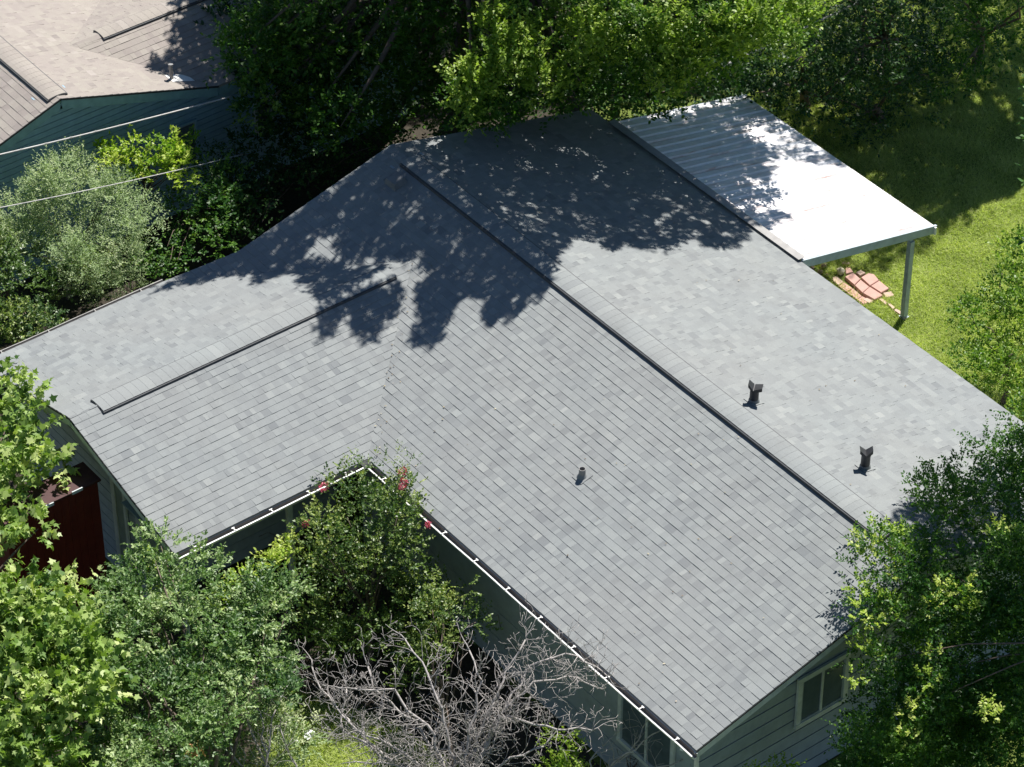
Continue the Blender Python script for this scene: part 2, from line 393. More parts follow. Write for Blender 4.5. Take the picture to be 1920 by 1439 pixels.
# gutters: open trough with white front lip and brackets
def gutter(a, b, out, nb, lab, sag, seed, mt='white'):
    rng = random.Random(seed)
    a = np.array(a, float); b = np.array(b, float); o = np.array(out, float); d = b-a; Ln = np.linalg.norm(d); N = 28
    ctrl = [rng.uniform(-1, 1)*sag for _ in range(9)]
    def dev(t_):
        x = t_*8; i = min(7, int(x)); f = x-i; f = f*f*(3-2*f); return (ctrl[i]*(1-f)+ctrl[i+1]*f)*math.sin(math.pi*min(1, max(0, t_)))**0.3
    prof = [(0.0, -0.03), (0.0, -0.12), (0.04, -0.135), (0.080, -0.11), (0.104, -0.05), (0.121, -0.036), (0.119, -0.026), (0.097, -0.022), (0.088, -0.048), (0.058, -0.10), (0.008, -0.105), (0.008, -0.03)]
    mb = MB(); inn = MB()
    rows = []
    for i in range(N+1):
        t_ = i/N; dv = dev(t_)
        p = a+d*t_
        rows.append([p+o*(c+(dv if c > 0.05 else 0))+np.array([0, 0, z+dv*0.3]) for c, z in prof])
    for i in range(N):
        for k in range(len(prof)):
            k2 = (k+1) % len(prof)
            (inn if 6 < k < 11 else mb).poly([rows[i][k], rows[i][k2], rows[i+1][k2], rows[i+1][k]])
    for rr in (rows[0], rows[-1]): mb.poly(rr)
    ob = tag(mb.build("gutter", M[mt], house), lab)
    inn.build("gutter_trough", M['gutter_in'], ob)
    br = MB()
    for i in range(nb):
        t_ = (i+0.5)/nb; p = a+d*t_; dv = dev(t_)
        br = MB(); dd = d/Ln
        br.beam(p+o*0.03+[0, 0, -0.028], p+o*(0.112+dv)+[0, 0, -0.016+dv*.3], 0.017, 0.007)
        br.beam(p+o*0.03+dd*0.028+[0, 0, -0.022], p+o*0.03-dd*0.028+[0, 0, -0.022], 0.020, 0.006)
        br.build("gutter_bracket", M[mt], ob)
    return ob
gutter((U1+0.12, -W, ZE), (L+0.03, -W, ZE), (0, -1, 0), 10, "wavy white gutter along the front eave of the main roof", 0.016, 1)
gutter((U1, -W-0.12, ZE), (U1, -WT, ZE), (1, 0, 0), 5, "white gutter along the front eave of the left wing", 0.004, 2)
gutter((UB, -W-0.02, ZE), (UB, -WT, ZE), (-1, 0, 0), 4, "dull gutter along the back eave of the left wing", 0.004, 3, 'dull')
mb = MB(); mb.poly([(U1-.12, -W+.10, ZE+.035), (U1+.16, -W+.03, ZE+0.0), (U1+.16, -W-.16, ZE-0.02), (U1-.03, -W-.16, ZE+0.0)])
mb.box(U1-.02, U1+.14, -W-.14, -W+.02, ZE-.12, ZE-.03); mb.build("valley_flashing", M['dark_edge'], house)
# downspout at near corner
mb = MB(); mb.beam((L-.25, -W-.07, ZE-.12), (L-.4, -4.28, ZE-.4), 0.06, 0.05); mb.beam((L-.4, -4.27, ZE-.4), (L-.4, -4.27, 0.1), 0.06, 0.05, up=(0, 1, 0))
mb.build("downspout", M['white'], house)

# walls with lap siding
def siding(mb, a, b, nrm, z0, ztop, exp=0.2, th=0.016, gable=None, gap=0.022):
    """lap boards from a to b (plan) with a recessed joint under each; ztop: height or function of fraction along."""
    a = np.array(a, float); b = np.array(b, float); n2 = np.array([nrm[0], nrm[1]], float)
    f = ztop if callable(ztop) else (lambda t_: ztop)
    K = 24; tmax = max(f(i/K) for i in range(K+1)); z = z0
    while z < tmax:
        z1 = min(z+exp, tmax)
        for i in range(K):
            t0, t1 = i/K, (i+1)/K; e0, e1 = min(z1, f(t0)), min(z1, f(t1))
            if e0 <= z and e1 <= z: continue
            e0, e1 = max(e0, z+1e-3), max(e1, z+1e-3)
            p0, p1 = a+(b-a)*t0, a+(b-a)*t1; g0 = min(gap, e0-z, e1-z)
            mb.poly([(*(p0-n2*.09), z), (*(p1-n2*.09), z), (*(p1-n2*.09), z+g0), (*(p0-n2*.09), z+g0)])
            mb.poly([(*(p0-n2*.09), z+g0), (*(p1-n2*.09), z+g0), (*(p1+n2*th), z+g0), (*(p0+n2*th), z+g0)])
            if min(e0, e1) > z+g0: mb.poly([(*(p0+n2*th), z+g0), (*(p1+n2*th), z+g0), (*p1, e1), (*p0, e0)])
            mb.poly([(*(p0-n2*.09), z), (*p0, z), (*p1, z), (*(p1-n2*.09), z)])
        z = z1
WI = 4.25
gz = lambda t_: min(ZR-0.06-S1*abs(-WI+2*WI*t_), 9)
mb = MB()
siding(mb, (13.75, -WI), (13.75, WI), (1, 0), 0, gz, 0.29, 0.004, gap=0.032)
siding(mb, (0.45, -WI), (0.45, WI), (-1, 0), 0, gz, 0.25)
siding(mb, (0.45, WI), (13.75, WI), (0, 1), 0, ZE-0.02, 0.25)
mb.build("wall", M['siding'], house)
mb = MB()
siding(mb, (4.9, -WI), (13.75, -WI), (0, -1), 0, ZE-0.02, 0.6, 0.003, gap=0.02)
mb.build("wall", M['siding'], house)
wg = lambda t_: ZW-0.05-S2*abs(0.0+4.95*t_-UR+0.0)
mb = MB()
siding(mb, (0.0, -8.02), (3.9, -8.02), (0, -1), 0, lambda t_: ZW-0.05-S2*abs(3.9*t_-UR), 0.22, 0.004, gap=0.024)
siding(mb, (0.0, -8.02), (0.0, -4.2), (-1, 0), 0, ZE-0.02, 0.22)
siding(mb, (4.0, -8.02), (4.0, -4.2), (1, 0), 0, ZE+0.2, 0.22)
mb.build("wall", M['siding'], house)
# recessed soffit over the porch
mb = MB(); mb.box(4.02, U1-.05, -WT+.05, -W, ZE-.12, ZE-.09); mb.box(U1, L-.03, -W+.03, -WI, ZE-.09, ZE-.07); mb.build("soffit", M['siding_green'], house)
# corner boards on the wing gable
for x0, x1 in ((3.05, 3.17), (3.42, 3.5), (3.8, 3.95)):
    mb = MB(); mb.box(x0, x1, -8.075, -8.04, 0, zWF(x1, 0)-.07); mb.build("corner_board", M['trim'], house)
mb = MB(); mb.box(3.172, 3.418, -8.06, -8.035, 0, zWF(3.4, 0)-.07); mb.build("panel", M['siding_green'], house)
for yy in (-5.95, -8.1):
    mb = MB(); mb.box(5.18, 5.27, yy-.045, yy+.045, 0, ZE-.12); mb.box(5.15, 5.30, yy-.075, yy+.075, 0, .1); mb.build("porch_post", M['trim'], house)
mb = MB(); mb.box(5.17, 5.28, -8.2, -W, ZE-.22, ZE-.121); mb.build("porch_beam", M['siding_green'], house)
def window(x, y0, y1, z0, z1, mull, lab, parent=house, axis=0, out=1, tm=None, fr=0.075):
    tm = tm or M['trim']
    def B(mb, a0, a1, d0, d1, z0_, z1_):
        lo, hi = sorted((x+out*d0, x+out*d1))
        if axis == 0: mb.box(lo, hi, a0, a1, z0_, z1_)
        else: mb.box(a0, a1, lo, hi, z0_, z1_)
    mb = MB()
    B(mb, y0-fr, y1+fr, .0, .045, z1, z1+fr); B(mb, y0-fr, y1+fr, .0, .055, z0-fr, z0); B(mb, y0-fr, y0, .0, .045, z0, z1); B(mb, y1, y1+fr, .0, .045, z0, z1)
    o = tag(mb.build("window", tm, parent), lab)
    mb = MB(); B(mb, y0, y1, 0.004, .02, z0, z1); mb.build("pane", M['glass'], o)
    for mpos in mull:
        mb = MB(); B(mb, mpos-.02, mpos+.02, .021, .042, z0, z1); mb.build("mullion", tm, o)
    mb = MB(); B(mb, y0, y1, .0205, .032, z0, z0+.03); B(mb, y0, y1, .0205, .032, z1-.03, z1); B(mb, y0, y0+.03, .0205, .0315, z0+.03, z1-.03); B(mb, y1-.03, y1, .0205, .0315, z0+.03, z1-.03)
    mb.build("sash", M['siding'], o)
window(13.77, -2.15, -1.25, 1.39, 2.29, (-1.72,), "pale framed sliding window under the near gable", fr=0.095)
window(-WI-.008, 11.98, 13.2, 0.9, 1.95, (12.6,), "wide window in the front wall near the corner", axis=1, out=-1)
# service mast behind the far rake
mast = MB(); P0 = np.array([-0.12, 2.78, zRt(0, 2.78)])
mast.tube([P0+[0, 0, -2.2], P0+[0, 0, 0.62]], 0.045, 12); mast.tube([P0+[0, 0, .62], P0+[.02, 0.02, .72], P0+[.06, .03, .70]], [0.06, 0.075, 0.05], 12)
mast.tube([P0+[0, 0, .42], P0+[.1, .3, .62]], 0.018, 8)
tag(mast.build("service_mast", M['pipe_dark'], house, smooth=True), "dark service mast rising behind the far rake")

# ------------------------------------------------------------ patio cover
PZ1 = ZE-0.735
pc = empty("patio_cover", (3.4, 6.4, 0), "white corrugated metal patio cover on a grey post behind the house", "patio cover")
mb = MB(); v0, v1 = W+0.02, 7.97; z0, z1 = ZE+0.035, PZ1+0.02
uL0, uL1, uR0, uR1 = 0.68, 0.70, 6.02, 6.02
Nn = 204
def pz(v, h): return z0+(z1-z0)*(v-v0)/(v1-v0)+h
pr = []
rngp = random.Random(8)
for i in range(Nn+1):
    u_ = 0.68+(6.02-0.68)*i/Nn; ph = i % 8; pr.append((u_, 0.030 if ph == 0 else (0.007 if ph in (3, 5) else 0.0)))
seg = 8
for i in range(Nn):
    for j in range(seg):
        va, vb = v0+(v1-v0)*j/seg, v0+(v1-v0)*(j+1)/seg
        (ua, ha), (ub, hb) = pr[i], pr[i+1]
        w1 = lambda u_, v_: 0.006*math.sin(u_*2.1+v_*1.3)+0.004*math.sin(u_*5.2-v_*2.2)
        mb.poly([(ua, va, pz(va, ha+w1(ua, va))), (ub, va, pz(va, hb+w1(ub, va))), (ub, vb, pz(vb, hb+w1(ub, vb))), (ua, vb, pz(vb, ha+w1(ua, vb)))], rngp.random())
mb.build("roof_panel", M['patio'], pc)
mb = MB(); mb.beam((6.04, v0-.02, z0-.085), (6.04, v1+.05, z1-.085), 0.05, 0.17); mb.build("end_beam", M['beam'], pc)
mb = MB(); mb.beam((0.66, v0, z0-.085), (0.66, v1+.05, z1-.085), 0.05, 0.17); mb.build("end_beam", M['beam'], pc)
mb = MB(); mb.beam((0.6, v1+.005, z1-.085), (6.1, v1+.005, z1-.085), 0.04, 0.16); mb.build("front_beam", M['white'], pc)
mb = MB(); mb.beam((0.69, 7.45, z1+.0-.06), (6.01, 7.45, z1-.06), 0.09, 0.14); mb.build("cross_beam", M['beam'], pc)
for u_ in (6.0, 3.4, 0.85):
    mb = MB(); mb.box(u_-.05, u_+.05, 7.40, 7.50, 0, z1-.13); mb.box(u_-.07, u_+.07, 7.38, 7.52, 0, .03); mb.build("post", M['beam'], pc)
mb = MB(); mb.beam((0.62, v0-.01, z0+.04), (6.04, v0-.01, z0+.04), 0.15, 0.01); mb.build("flashing", mat_plain("faded_flashing", (0.34, 0.33, 0.32), 0.8), pc)

# ------------------------------------------------------------ neighbour house
NA = np.array([-4.68, -4.10, 4.0]); NS = 0.333; NW = 4.5; NE_ = 4.0-NS*NW
nbh = empty("neighbour_house", (-9, -4, 0), "blue-green sided neighbouring house with a tan shingled gable roof at the top left", "house")
nzR = lambda x, y: 4.0-NS*(y-NA[1]); nzL = lambda x, y: 4.0-NS*(NA[1]-y)
WU = -6.70; VMn = -2.72; ZWn = nzR(0, VMn); 
nwF = lambda x, y: ZWn-NS*(x-WU); nwB = lambda x, y: ZWn-NS*(WU-x)
mb = MB()
B0 = -16.0; ve = NA[1]+NW
dm = NA[0]-WU
NRR = [[(WU, VMn), (WU, NA[1]), (NA[0], NA[1]), (NA[0], VMn+dm)], [(WU, VMn), (WU, NA[1]), (B0, NA[1]), (B0, ve), (WU-(ve-VMn), ve)]]
NLL = [[(B0, NA[1]), (NA[0], NA[1]), (NA[0], NA[1]-NW), (B0, NA[1]-NW)]]
NWF = [[(WU, VMn), (NA[0], VMn+dm), (NA[0], 4.6), (WU, 4.6)]]
NWB = [[(WU, VMn), (WU, 4.6), (WU-3.1, 4.6), (WU-3.1, VMn+3.1)]]
for regs, zf in ((NRR, nzR), (NLL, nzL), (NWF, nwF), (NWB, nwB)):
    for r in regs: slab(mb, r, zf, -0.035, -0.002)
shingle_plane(mb, NRR, nzR, ve, NS, 1, -1, 21); shingle_plane(mb, NLL, nzL, NA[1]-NW, NS, 1, 1, 22)
shingle_plane(mb, NWF, nwF, NA[0]+0.0, NS, 0, -1, 23); shingle_plane(mb, NWB, nwB, WU-3.1, NS, 0, 1, 24)
nroof = mb.build("roof", M['tan_shingle'], nbh)
vent("ridge_vent", 0, NA[0]-0.12, -15.5, NA[1], 4.0, NS, 0.19, 31, M['tan_shingle'], nroof, "tan ridge vent along the neighbour's main ridge")
vent("ridge_vent", 1, -2.05, 4.3, WU, ZWn, NS, 0.17, 32, M['tan_shingle'], nroof, "tan ridge vent on the neighbour's side ridge")
mb = ridge_caps("c", 1, VMn, -2.05, WU, ZWn, NS, 0.15, 0.008, None, None, 33); mb.build("ridge_cap", M['tan_shingle'], nroof)
mb = MB(); u, v = G(322, 152, 3.1)[:2]; z = nzR(u, v)
mb.tube([(u, v, z-.02), (u, v, z+.28), (u-.01, v+.01, z+.34)], [0.035, 0.035, 0.05], 12)
mb.build("vent_pipe", M['pipe'], nroof)
mb = MB(); q = [(u-.16, v-.05), (u+.12, v-.05), (u+.14, v+.42), (u-.14, v+.40)]
mb.hexa([(x, y, nzR(x, y)+0.012) for x, y in q]+[(x, y, nzR(x, y)+0.022) for x, y in q]); mb.build("pipe_flashing", M['white'], nroof)
mb = MB()
A = NA-[0.02, 0, 0]
rake(mb, A, A+[0, -NW, -NS*NW], 0.19); rake(mb, A, A+[0, VMn+dm-NA[1], -NS*(VMn+dm-NA[1])], 0.19)
rake(mb, (NA[0]-.02, VMn+dm, nwF(NA[0], 0)), (NA[0]-.02, 4.6, nwF(NA[0], 0)), 0.19)
mb.build("fascia", mat_plain("nb_trim", (0.20, 0.34, 0.36), 0.6), nbh)
mb = MB()
for a_, b_ in ((NA+[.006, 0, -.012], NA+[.006, -NW, -NS*NW-.012]), (NA+[.006, 0, -.012], NA+[.006, VMn+dm-NA[1], -NS*(VMn+dm-NA[1])-.012])): mb.beam(a_, b_, .014, .035)
mb.build("drip_edge", M['dark_edge'], nbh)
mb = MB()
siding(mb, (-5.08, NA[1]-4.1), (-5.08, NA[1]+4.1), (1, 0), 0, lambda t_: 3.9-NS*abs(-4.1+8.2*t_), 0.13, 0.006, gap=0.018)
siding(mb, (-5.08, 0), (-5.08, 4.3), (1, 0), 0, 2.7, 0.13, 0.012)
siding(mb, (-5.08, NA[1]-4.1), (-16, NA[1]-4.1), (0, -1), 0, 2.5, 0.13, 0.012)
siding(mb, (-5.08, 4.3), (-9.5, 4.3), (0, 1), 0, 2.6, 0.13, 0.012)
mb.build("wall", M['nb_siding'], nbh)
pw = at(318, 243, (1, 0, 0), -5.07); pw2 = at(363, 222, (1, 0, 0), -5.07)
window(-5.06, pw[1], pw2[1], pw[2]-.95, pw[2]-.02, (), "dark window in the neighbour's gable wall", nbh, 0, 1, M['nb_siding'], 0.04)
pw = at(478, 190, (1, 0, 0), -5.07); pw2 = at(505, 180, (1, 0, 0), -5.07)
window(-5.06, pw[1], pw2[1], pw[2]-.7, pw[2], (), "shaded window at the neighbour's far corner", nbh, 0, 1, M['trim'], 0.05)

# ------------------------------------------------------------ ground
me = bpy.data.meshes.new("ground"); NG = 2
me.from_pydata([(-260, -260, 0), (260, -260, 0), (260, 260, 0), (-260, 260, 0)], [], [(0, 1, 2, 3)])
gr = link("ground", me, M['lawn']); tag(gr, kind='structure')
M['shade_ground'] = mat_plain("dark_shade_ground", (0.045, 0.037, 0.026), 0.95, var=0.4, scale=14)  # dark sheet colour paints deep shade on the court and under the trees
def shade_ground(poly, zz, seed):
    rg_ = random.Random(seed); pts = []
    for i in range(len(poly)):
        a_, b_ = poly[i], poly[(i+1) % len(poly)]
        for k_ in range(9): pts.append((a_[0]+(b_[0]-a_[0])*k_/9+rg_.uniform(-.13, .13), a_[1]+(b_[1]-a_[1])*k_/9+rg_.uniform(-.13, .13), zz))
    mb = MB(); mb.poly(pts); tag(mb.build("shade_ground", M['shade_ground']), kind='structure')
SHADE_GROUNDS = [[(-30, -20), (0.3, -20), (0.3, 4.6), (-6, 9.5), (-30, 12)], [(0.5, -20), (8.4, -20), (8.2, -8.6), (7.0, -7.4), (4.0, -8.3), (0.5, -8.3)], [(4.1, -8.1), (7.6, -7.1), (8.4, -6.6), (12.5, -5.6), (13.6, -4.3), (4.1, -4.3)]]
for i, p_ in enumerate(SHADE_GROUNDS): shade_ground(p_, 0.004, i)

# ------------------------------------------------------------ foliage engine
SH = {
 'oval': np.array([(0, 0, 0), (.32, .26, .05), (.72, .22, .04), (1, 0, -.06), (.72, -.22, .04), (.32, -.26, .05)]),
 'narrow': np.array([(0, 0, 0), (.45, .17, .04), (1, 0, -.08), (.45, -.17, .04)]),
 'quad': np.array([(0, 0, 0), (.5, .33, .07), (1, 0, -.06), (.5, -.33, .07)]),
 'maple': np.array([(0, 0, 0), (.10, .22, .08), (.0, .46, .02), (.30, .34, .12), (.50, .56, .02), (.60, .22, .09), (1.05, 0, -.16), (.60, -.22, .09), (.50, -.56, .02), (.30, -.34, .12), (.0, -.46, .02), (.10, -.22, .08)]),
 'oak': np.array([(0, 0, 0), (.22, .2, .03), (.38, .1, .02), (.52, .3, .04), (.68, .13, .02), (.86, .2, .0), (1, 0, -.06), (.86, -.2, .0), (.68, -.13, .02), (.52, -.3, .04), (.38, -.1, .02), (.22, -.2, .03)]),
}
def nrmz(a): return a/(np.linalg.norm(a, axis=-1, keepdims=True)+1e-9)
def blocked(P):                              # inside or under our roofs
    u, v, z = P[:, 0], P[:, 1], P[:, 2]
    hm = (u > -.05) & (u < L+.05) & (np.abs(v) < W+.18)
    hw = (u > UB-.16) & (u < U1+.16) & (v < -VM*0-0) & (v > -WT-.05)
    zm = ZE+S1*(W-np.abs(v))+0.05; zw = ZW-S2*np.abs(u-UR)+0.05
    bad = (hm & (z < zm)) | (hw & (z < np.maximum(zw, ZE)))
    hn = (u < NA[0]+.05) & (v < 4.7) & (v > NA[1]-NW-.1)
    bad |= hn & (z < 4.05-NS*np.abs(v-NA[1]))
    hp = (u > .6) & (u < 6.1) & (v > W-.1) & (v < 8.05)
    bad |= hp & (z < pz(v, 0.06)) & (z > pz(v, -.25))
    return bad
def sprig_mesh(rng, base, dirs, length, nl, size, shape, tone, updir=1.0, droop=0.15, keep=None, jit=0.22):
    """leaves along short twigs -> verts, loops per leaf, tone"""
    m_ = len(base); t = (np.arange(nl)+.6)/nl
    t = np.broadcast_to(t, (m_, nl))+rng.normal(0, .05, (m_, nl))
    pos = base[:, None]+dirs[:, None]*(length[:, None]*t)[..., None]
    pos[..., 2] -= droop*length[:, None]*t**2
    ref = nrmz(rng.normal(0, .5, (m_, 3))+[0, 0, 1.0]); side = nrmz(np.cross(dirs, ref))
    sg = np.where(np.arange(nl) % 2 == 0, 1, -1)[None, :, None]
    ax = nrmz(dirs[:, None]*.55+side[:, None]*sg*.9+rng.normal(0, .3, (m_, nl, 3)))
    ax[:, -1] = nrmz(dirs+rng.normal(0, .25, (m_, 3)))
    nm = nrmz(np.array([0, 0, updir])+rng.normal(0, jit*2, (m_, nl, 3))+SUN*.25)
    bi = nrmz(np.cross(nm, ax)); nm = np.cross(ax, bi)
    sz = size*rng.uniform(.65, 1.2, (m_, nl))
    s = SH[shape]
    V = pos[:, :, None]+(ax[:, :, None]*s[None, None, :, 0:1]+bi[:, :, None]*s[None, None, :, 1:2]+nm[:, :, None]*s[None, None, :, 2:3])*sz[:, :, None, None]
    V = V.reshape(-1, len(s), 3); tn = np.clip(np.repeat(tone, nl)+rng.normal(0, .12, m_*nl), 0, 1)
    ok = ~blocked(V[:, 0]) & ~blocked(V[:, len(s)//2]) & (V[:, :, 2].min(1) > 0.01)
    if keep is not None: ok &= keep(V[:, 0])
    return V[ok], tn[ok]
def label_hint(p): return p.get('label') if p else ''
def build_leaves(name, sets, mat, parent=None):
    vs_, ls, ts = [], [], []
    for V, tn in sets:
        vs_.append(V.reshape(-1, 3)); ls.append(np.full(len(V), V.shape[1])); ts.append(tn)
    v = np.concatenate(vs_); k = np.concatenate(ls); tn = np.concatenate(ts)
    if not len(v): print('EMPTY', name, label_hint(parent)); return None
    if parent is not None: v = v-np.array(parent.location)
    me = bpy.data.meshes.new(name)
    me.vertices.add(len(v)); me.vertices.foreach_set("co", v.astype(np.float32).ravel())
    me.loops.add(len(v)); me.loops.foreach_set("vertex_index", np.arange(len(v), dtype=np.int32))
    me.polygons.add(len(k)); st_ = np.concatenate([[0], np.cumsum(k)[:-1]])
    me.polygons.foreach_set("loop_start", st_.astype(np.int32)); me.polygons.foreach_set("loop_total", k.astype(np.int32))
    a = me.attributes.new("tone", 'FLOAT', 'FACE'); a.data.foreach_set("value", tn.astype(np.float32))
    me.update(calc_edges=True)
    me.materials.append(mat)
    o = bpy.data.objects.new(name, me); C.objects.link(o)
    if parent is not None: o.parent = parent
    return o
def inpoly(P, poly):
    x, y = P[:, 0], P[:, 1]; c = np.zeros(len(P), bool); n_ = len(poly)
    for i in range(n_):
        (x1, y1), (x2, y2) = poly[i], poly[(i+1) % n_]
        if y1 == y2: continue
        c ^= ((y1 > y) != (y2 > y)) & (x < (x2-x1)*(y-y1)/(y2-y1)+x1)
    return c
def sample_poly(rng, poly, n_):
    p = np.array(poly, float); lo, hi = p.min(0), p.max(0); out = np.zeros((0, 2))
    while len(out) < n_:
        q = rng.uniform(lo, hi, (n_*2, 2)); out = np.concatenate([out, q[inpoly(q, poly)]])
    return out[:n_]
def rayz(xy, H):                             # many pixels onto heights H
    d = FW+RT*((xy[:, :1]-960)/F)-UP*((xy[:, 1:2]-719.5)/F)
    return EYE+d*((H-EYE[2])/d[:, 2])[:, None], nrmz(d)
DENS = 3.8
def blob_sprigs(rng, cen, rad, per_m2, up=0.55, squash=0.8):
    """sprig bases and directions over the outer shell of balls"""
    B, D, Tn = [], [], []
    for c, r in zip(cen, rad):
        k = max(3, int(per_m2*DENS*4*r*r*rng.uniform(.8, 1.2)))
        d = nrmz(rng.normal(0, 1, (k, 3))+[0, 0, .35]); rr = r*rng.uniform(.35, 1.0, k)**.6
        B.append(c+d*rr[:, None]*[1, 1, squash]); D.append(nrmz(d+rng.normal(0, .35, (k, 3))+[0, 0, up])); Tn.append(np.full(k, rng.normal(.48, .2)))
    return np.concatenate(B), np.concatenate(D), np.concatenate(Tn)
def crown(rng, regions, leaf, shape, nl, slen, per_m2, layers=(0, .6, 1.3), droop=.15, jit=.22, up=.55):
    """regions: (photo polygon, H at its top, H at its bottom, blob radius, blobs per m2)"""
    sets = []; cents = []
    for poly, h0, h1, br, bd in regions:
        p = np.array(poly, float); y0, y1 = p[:, 1].min(), p[:, 1].max()
        ar = abs(sum(p[i][0]*p[(i+1) % len(p)][1]-p[(i+1) % len(p)][0]*p[i][1] for i in range(len(p))))/2/PXM**2
        for li, off in enumerate(layers):
            nb = max(3, int(ar*bd*(1 if li == 0 else .8)))
            q = sample_poly(rng, poly, nb); t = (q[:, 1]-y0)/(y1-y0+1e-6)
            H = h0+(h1-h0)*t+rng.uniform(-.3, .3, nb)*br*2.0
            P, dv = rayz(q, H); P = P+dv*off; r = br*rng.uniform(.6, 1.15, nb)
            P[:, 2] = np.maximum(P[:, 2], .25)
            b, d, tn = blob_sprigs(rng, P, r, per_m2*(1 if li == 0 else .7), up)
            sets.append(sprig_mesh(rng, b, d, slen*rng.uniform(.6, 1.3, len(b)), nl, leaf, shape, tn, droop=droop, jit=jit))
            if li == 0: cents.append(P)
    return sets, np.concatenate(cents)
def trunk(rng, base, cents, r0, nlimb, mat, parent, top=None, name="trunk"):
    mb = MB(); base = np.array(base, float); c = cents.mean(0); top = np.array(top if top is not None else [base[0]*.6+c[0]*.4, base[1]*.6+c[1]*.4, c[2]*.55])
    mid = (base+top)/2+rng.normal(0, .06, 3)
    mb.tube([base-[0, 0, .1], base+[0, 0, .15], mid, top], [r0*1.35, r0*1.05, r0*.85, r0*.7], 10)
    idx = rng.choice(len(cents), min(nlimb, len(cents)), replace=False)
    for i in idx:
        e = cents[i]; a = mid+(top-mid)*rng.uniform(.1, 1); m1 = a+(e-a)*.45+rng.normal(0, .12, 3)+[0, 0, .12]; m2 = a+(e-a)*.75+rng.normal(0, .08, 3)+[0, 0, .1]
        mb.tube([a, m1, m2, e], [r0*.42, r0*.26, r0*.15, .006], 6)
    return mb.build(name, mat, parent, smooth=True)
def tree(kind, label, cat, seed, base, regions, leaf, shape, nl, slen, per, mat, layers=(0, .6, 1.3), tr=.08, limbs=14, group=None, droop=.15, jit=.22, up=.55, extra=(), top=None, bark='bark'):
    rng = np.random.default_rng(seed)
    o = empty(kind, tuple(base), label, cat, group)
    sets, cents = crown(rng, regions, leaf, shape, nl, slen, per, layers, droop, jit, up)
    crn = build_leaves("crown" if cat == 'tree' else "foliage", list(sets)+list(extra), mat, o)
    trunk(rng, base, cents, tr, limbs, M[bark], o, top, "trunk" if cat == 'tree' else "stem")
    return o, cents
LM = {
 'maple': mat_leaf("maple_leaf", (0.06, 0.14, 0.025), (0.25, 0.37, 0.075), (0.62, 0.68, 0.29), .32, .5, .5),
 'oak': mat_leaf("oak_leaf", (0.025, 0.08, 0.018), (0.13, 0.24, 0.055), (0.48, 0.57, 0.27), .28, .5, .6),
 'crepe': mat_leaf("crepe_leaf", (0.035, 0.09, 0.02), (0.11, 0.19, 0.04), (0.36, 0.42, 0.11), .35, .45, .6),
 'silver': mat_leaf("silver_leaf", (0.14, 0.22, 0.09), (0.32, 0.42, 0.20), (0.62, 0.66, 0.40), .35, .55, .4),
 'yellow': mat_leaf("yellow_green_leaf", (0.12, 0.26, 0.01), (0.32, 0.46, 0.04), (0.56, 0.64, 0.12), .45, .45, .4),
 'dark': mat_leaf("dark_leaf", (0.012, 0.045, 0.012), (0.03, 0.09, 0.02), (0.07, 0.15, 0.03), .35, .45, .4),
 'elm': mat_leaf("elm_leaf", (0.018, 0.07, 0.012), (0.055, 0.15, 0.02), (0.19, 0.33, 0.04), .42, .45, .4),
 'big': mat_leaf("tall_tree_leaf", (0.024, 0.085, 0.012), (0.07, 0.17, 0.02), (0.34, 0.46, 0.08), .42, .45, .4),
 'garden': mat_leaf("garden_shrub_leaf", (0.04, 0.11, 0.012), (0.13, 0.25, 0.025), (0.40, 0.50, 0.09), .42, .45, .4),
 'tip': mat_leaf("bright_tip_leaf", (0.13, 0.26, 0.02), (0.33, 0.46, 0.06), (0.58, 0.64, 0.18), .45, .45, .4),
}

# ------------------------------------------------------------ tall trees behind the house and their canopy
def pts_on(xy, n_, c_):
    d = FW+RT*((xy[:, :1]-960)/F)-UP*((xy[:, 1:2]-719.5)/F); n_ = np.array(n_, float)
    return EYE+d*((c_-EYE@n_)/(d@n_))[:, None]
PL_L = ((0, -S1, 1), ZE+S1*W); PL_R = ((0, S1, 1), ZE+S1*W); PL_WB = ((-S2, 0, 1), ZE-S2*UB); PL_WF = ((S2, 0, 1), ZE+S2*U1)
PSL = (z1-z0)/(v1-v0) if False else (PZ1+0.02-(ZE+0.035))/(7.97-(W+0.02))
PL_P = ((0, -PSL, 1), (ZE+0.035)-PSL*(W+0.02)); PL_N = ((0, NS, 1), 4.0+NS*NA[1])
def HZ(h): return ((0, 0, 1), h)
TREEZONE = [(430, -50), (430, 60), (440, 160), (520, 250), (640, 262), (740, 262), (900, 232), (1110, 205), (1180, 222), (1240, 205), (1310, 150), (1400, 100), (1440, 75), (1490, 100), (1560, 20), (1575, -50)]
TREEZONE2 = [(1400, 110), (1560, 30), (1600, -50), (1980, -50), (1980, 60), (1800, 190), (1650, 235), (1500, 245), (1420, 190)]
LITPX = [(930, 40, 5.2), (945, 75, 5.0), (925, 110, 4.9), (960, 100, 5.0), (945, 150, 4.7), (900, 165, 4.5), (985, 75, 5.0), (880, 210, 4.2), (930, 215, 4.1), (1000, 135, 4.6), (1015, 165, 4.4), (1070, 20, 5.3),
         (1110, 45, 5.3), (1150, 20, 5.4), (1100, 80, 5.1), (1200, 50, 5.3), (1250, 40, 5.4), (1170, 120, 4.7), (1230, 100, 4.9), (1260, 70, 5.1), (1300, 105, 4.8), (1350, 55, 5.2), (1400, 45, 5.2), (1450, 60, 5.1), (1490, 35, 5.2), (1520, 10, 5.4),
         (1480, 90, 5.0), (1320, 40, 5.3), (1240, 165, 4.3), (1270, 135, 4.5), (1140, 90, 4.9), (1030, 60, 5.0), (870, 150, 4.6), (1080, 130, 4.6), (1430, 25, 5.3), (1380, 85, 4.9)]
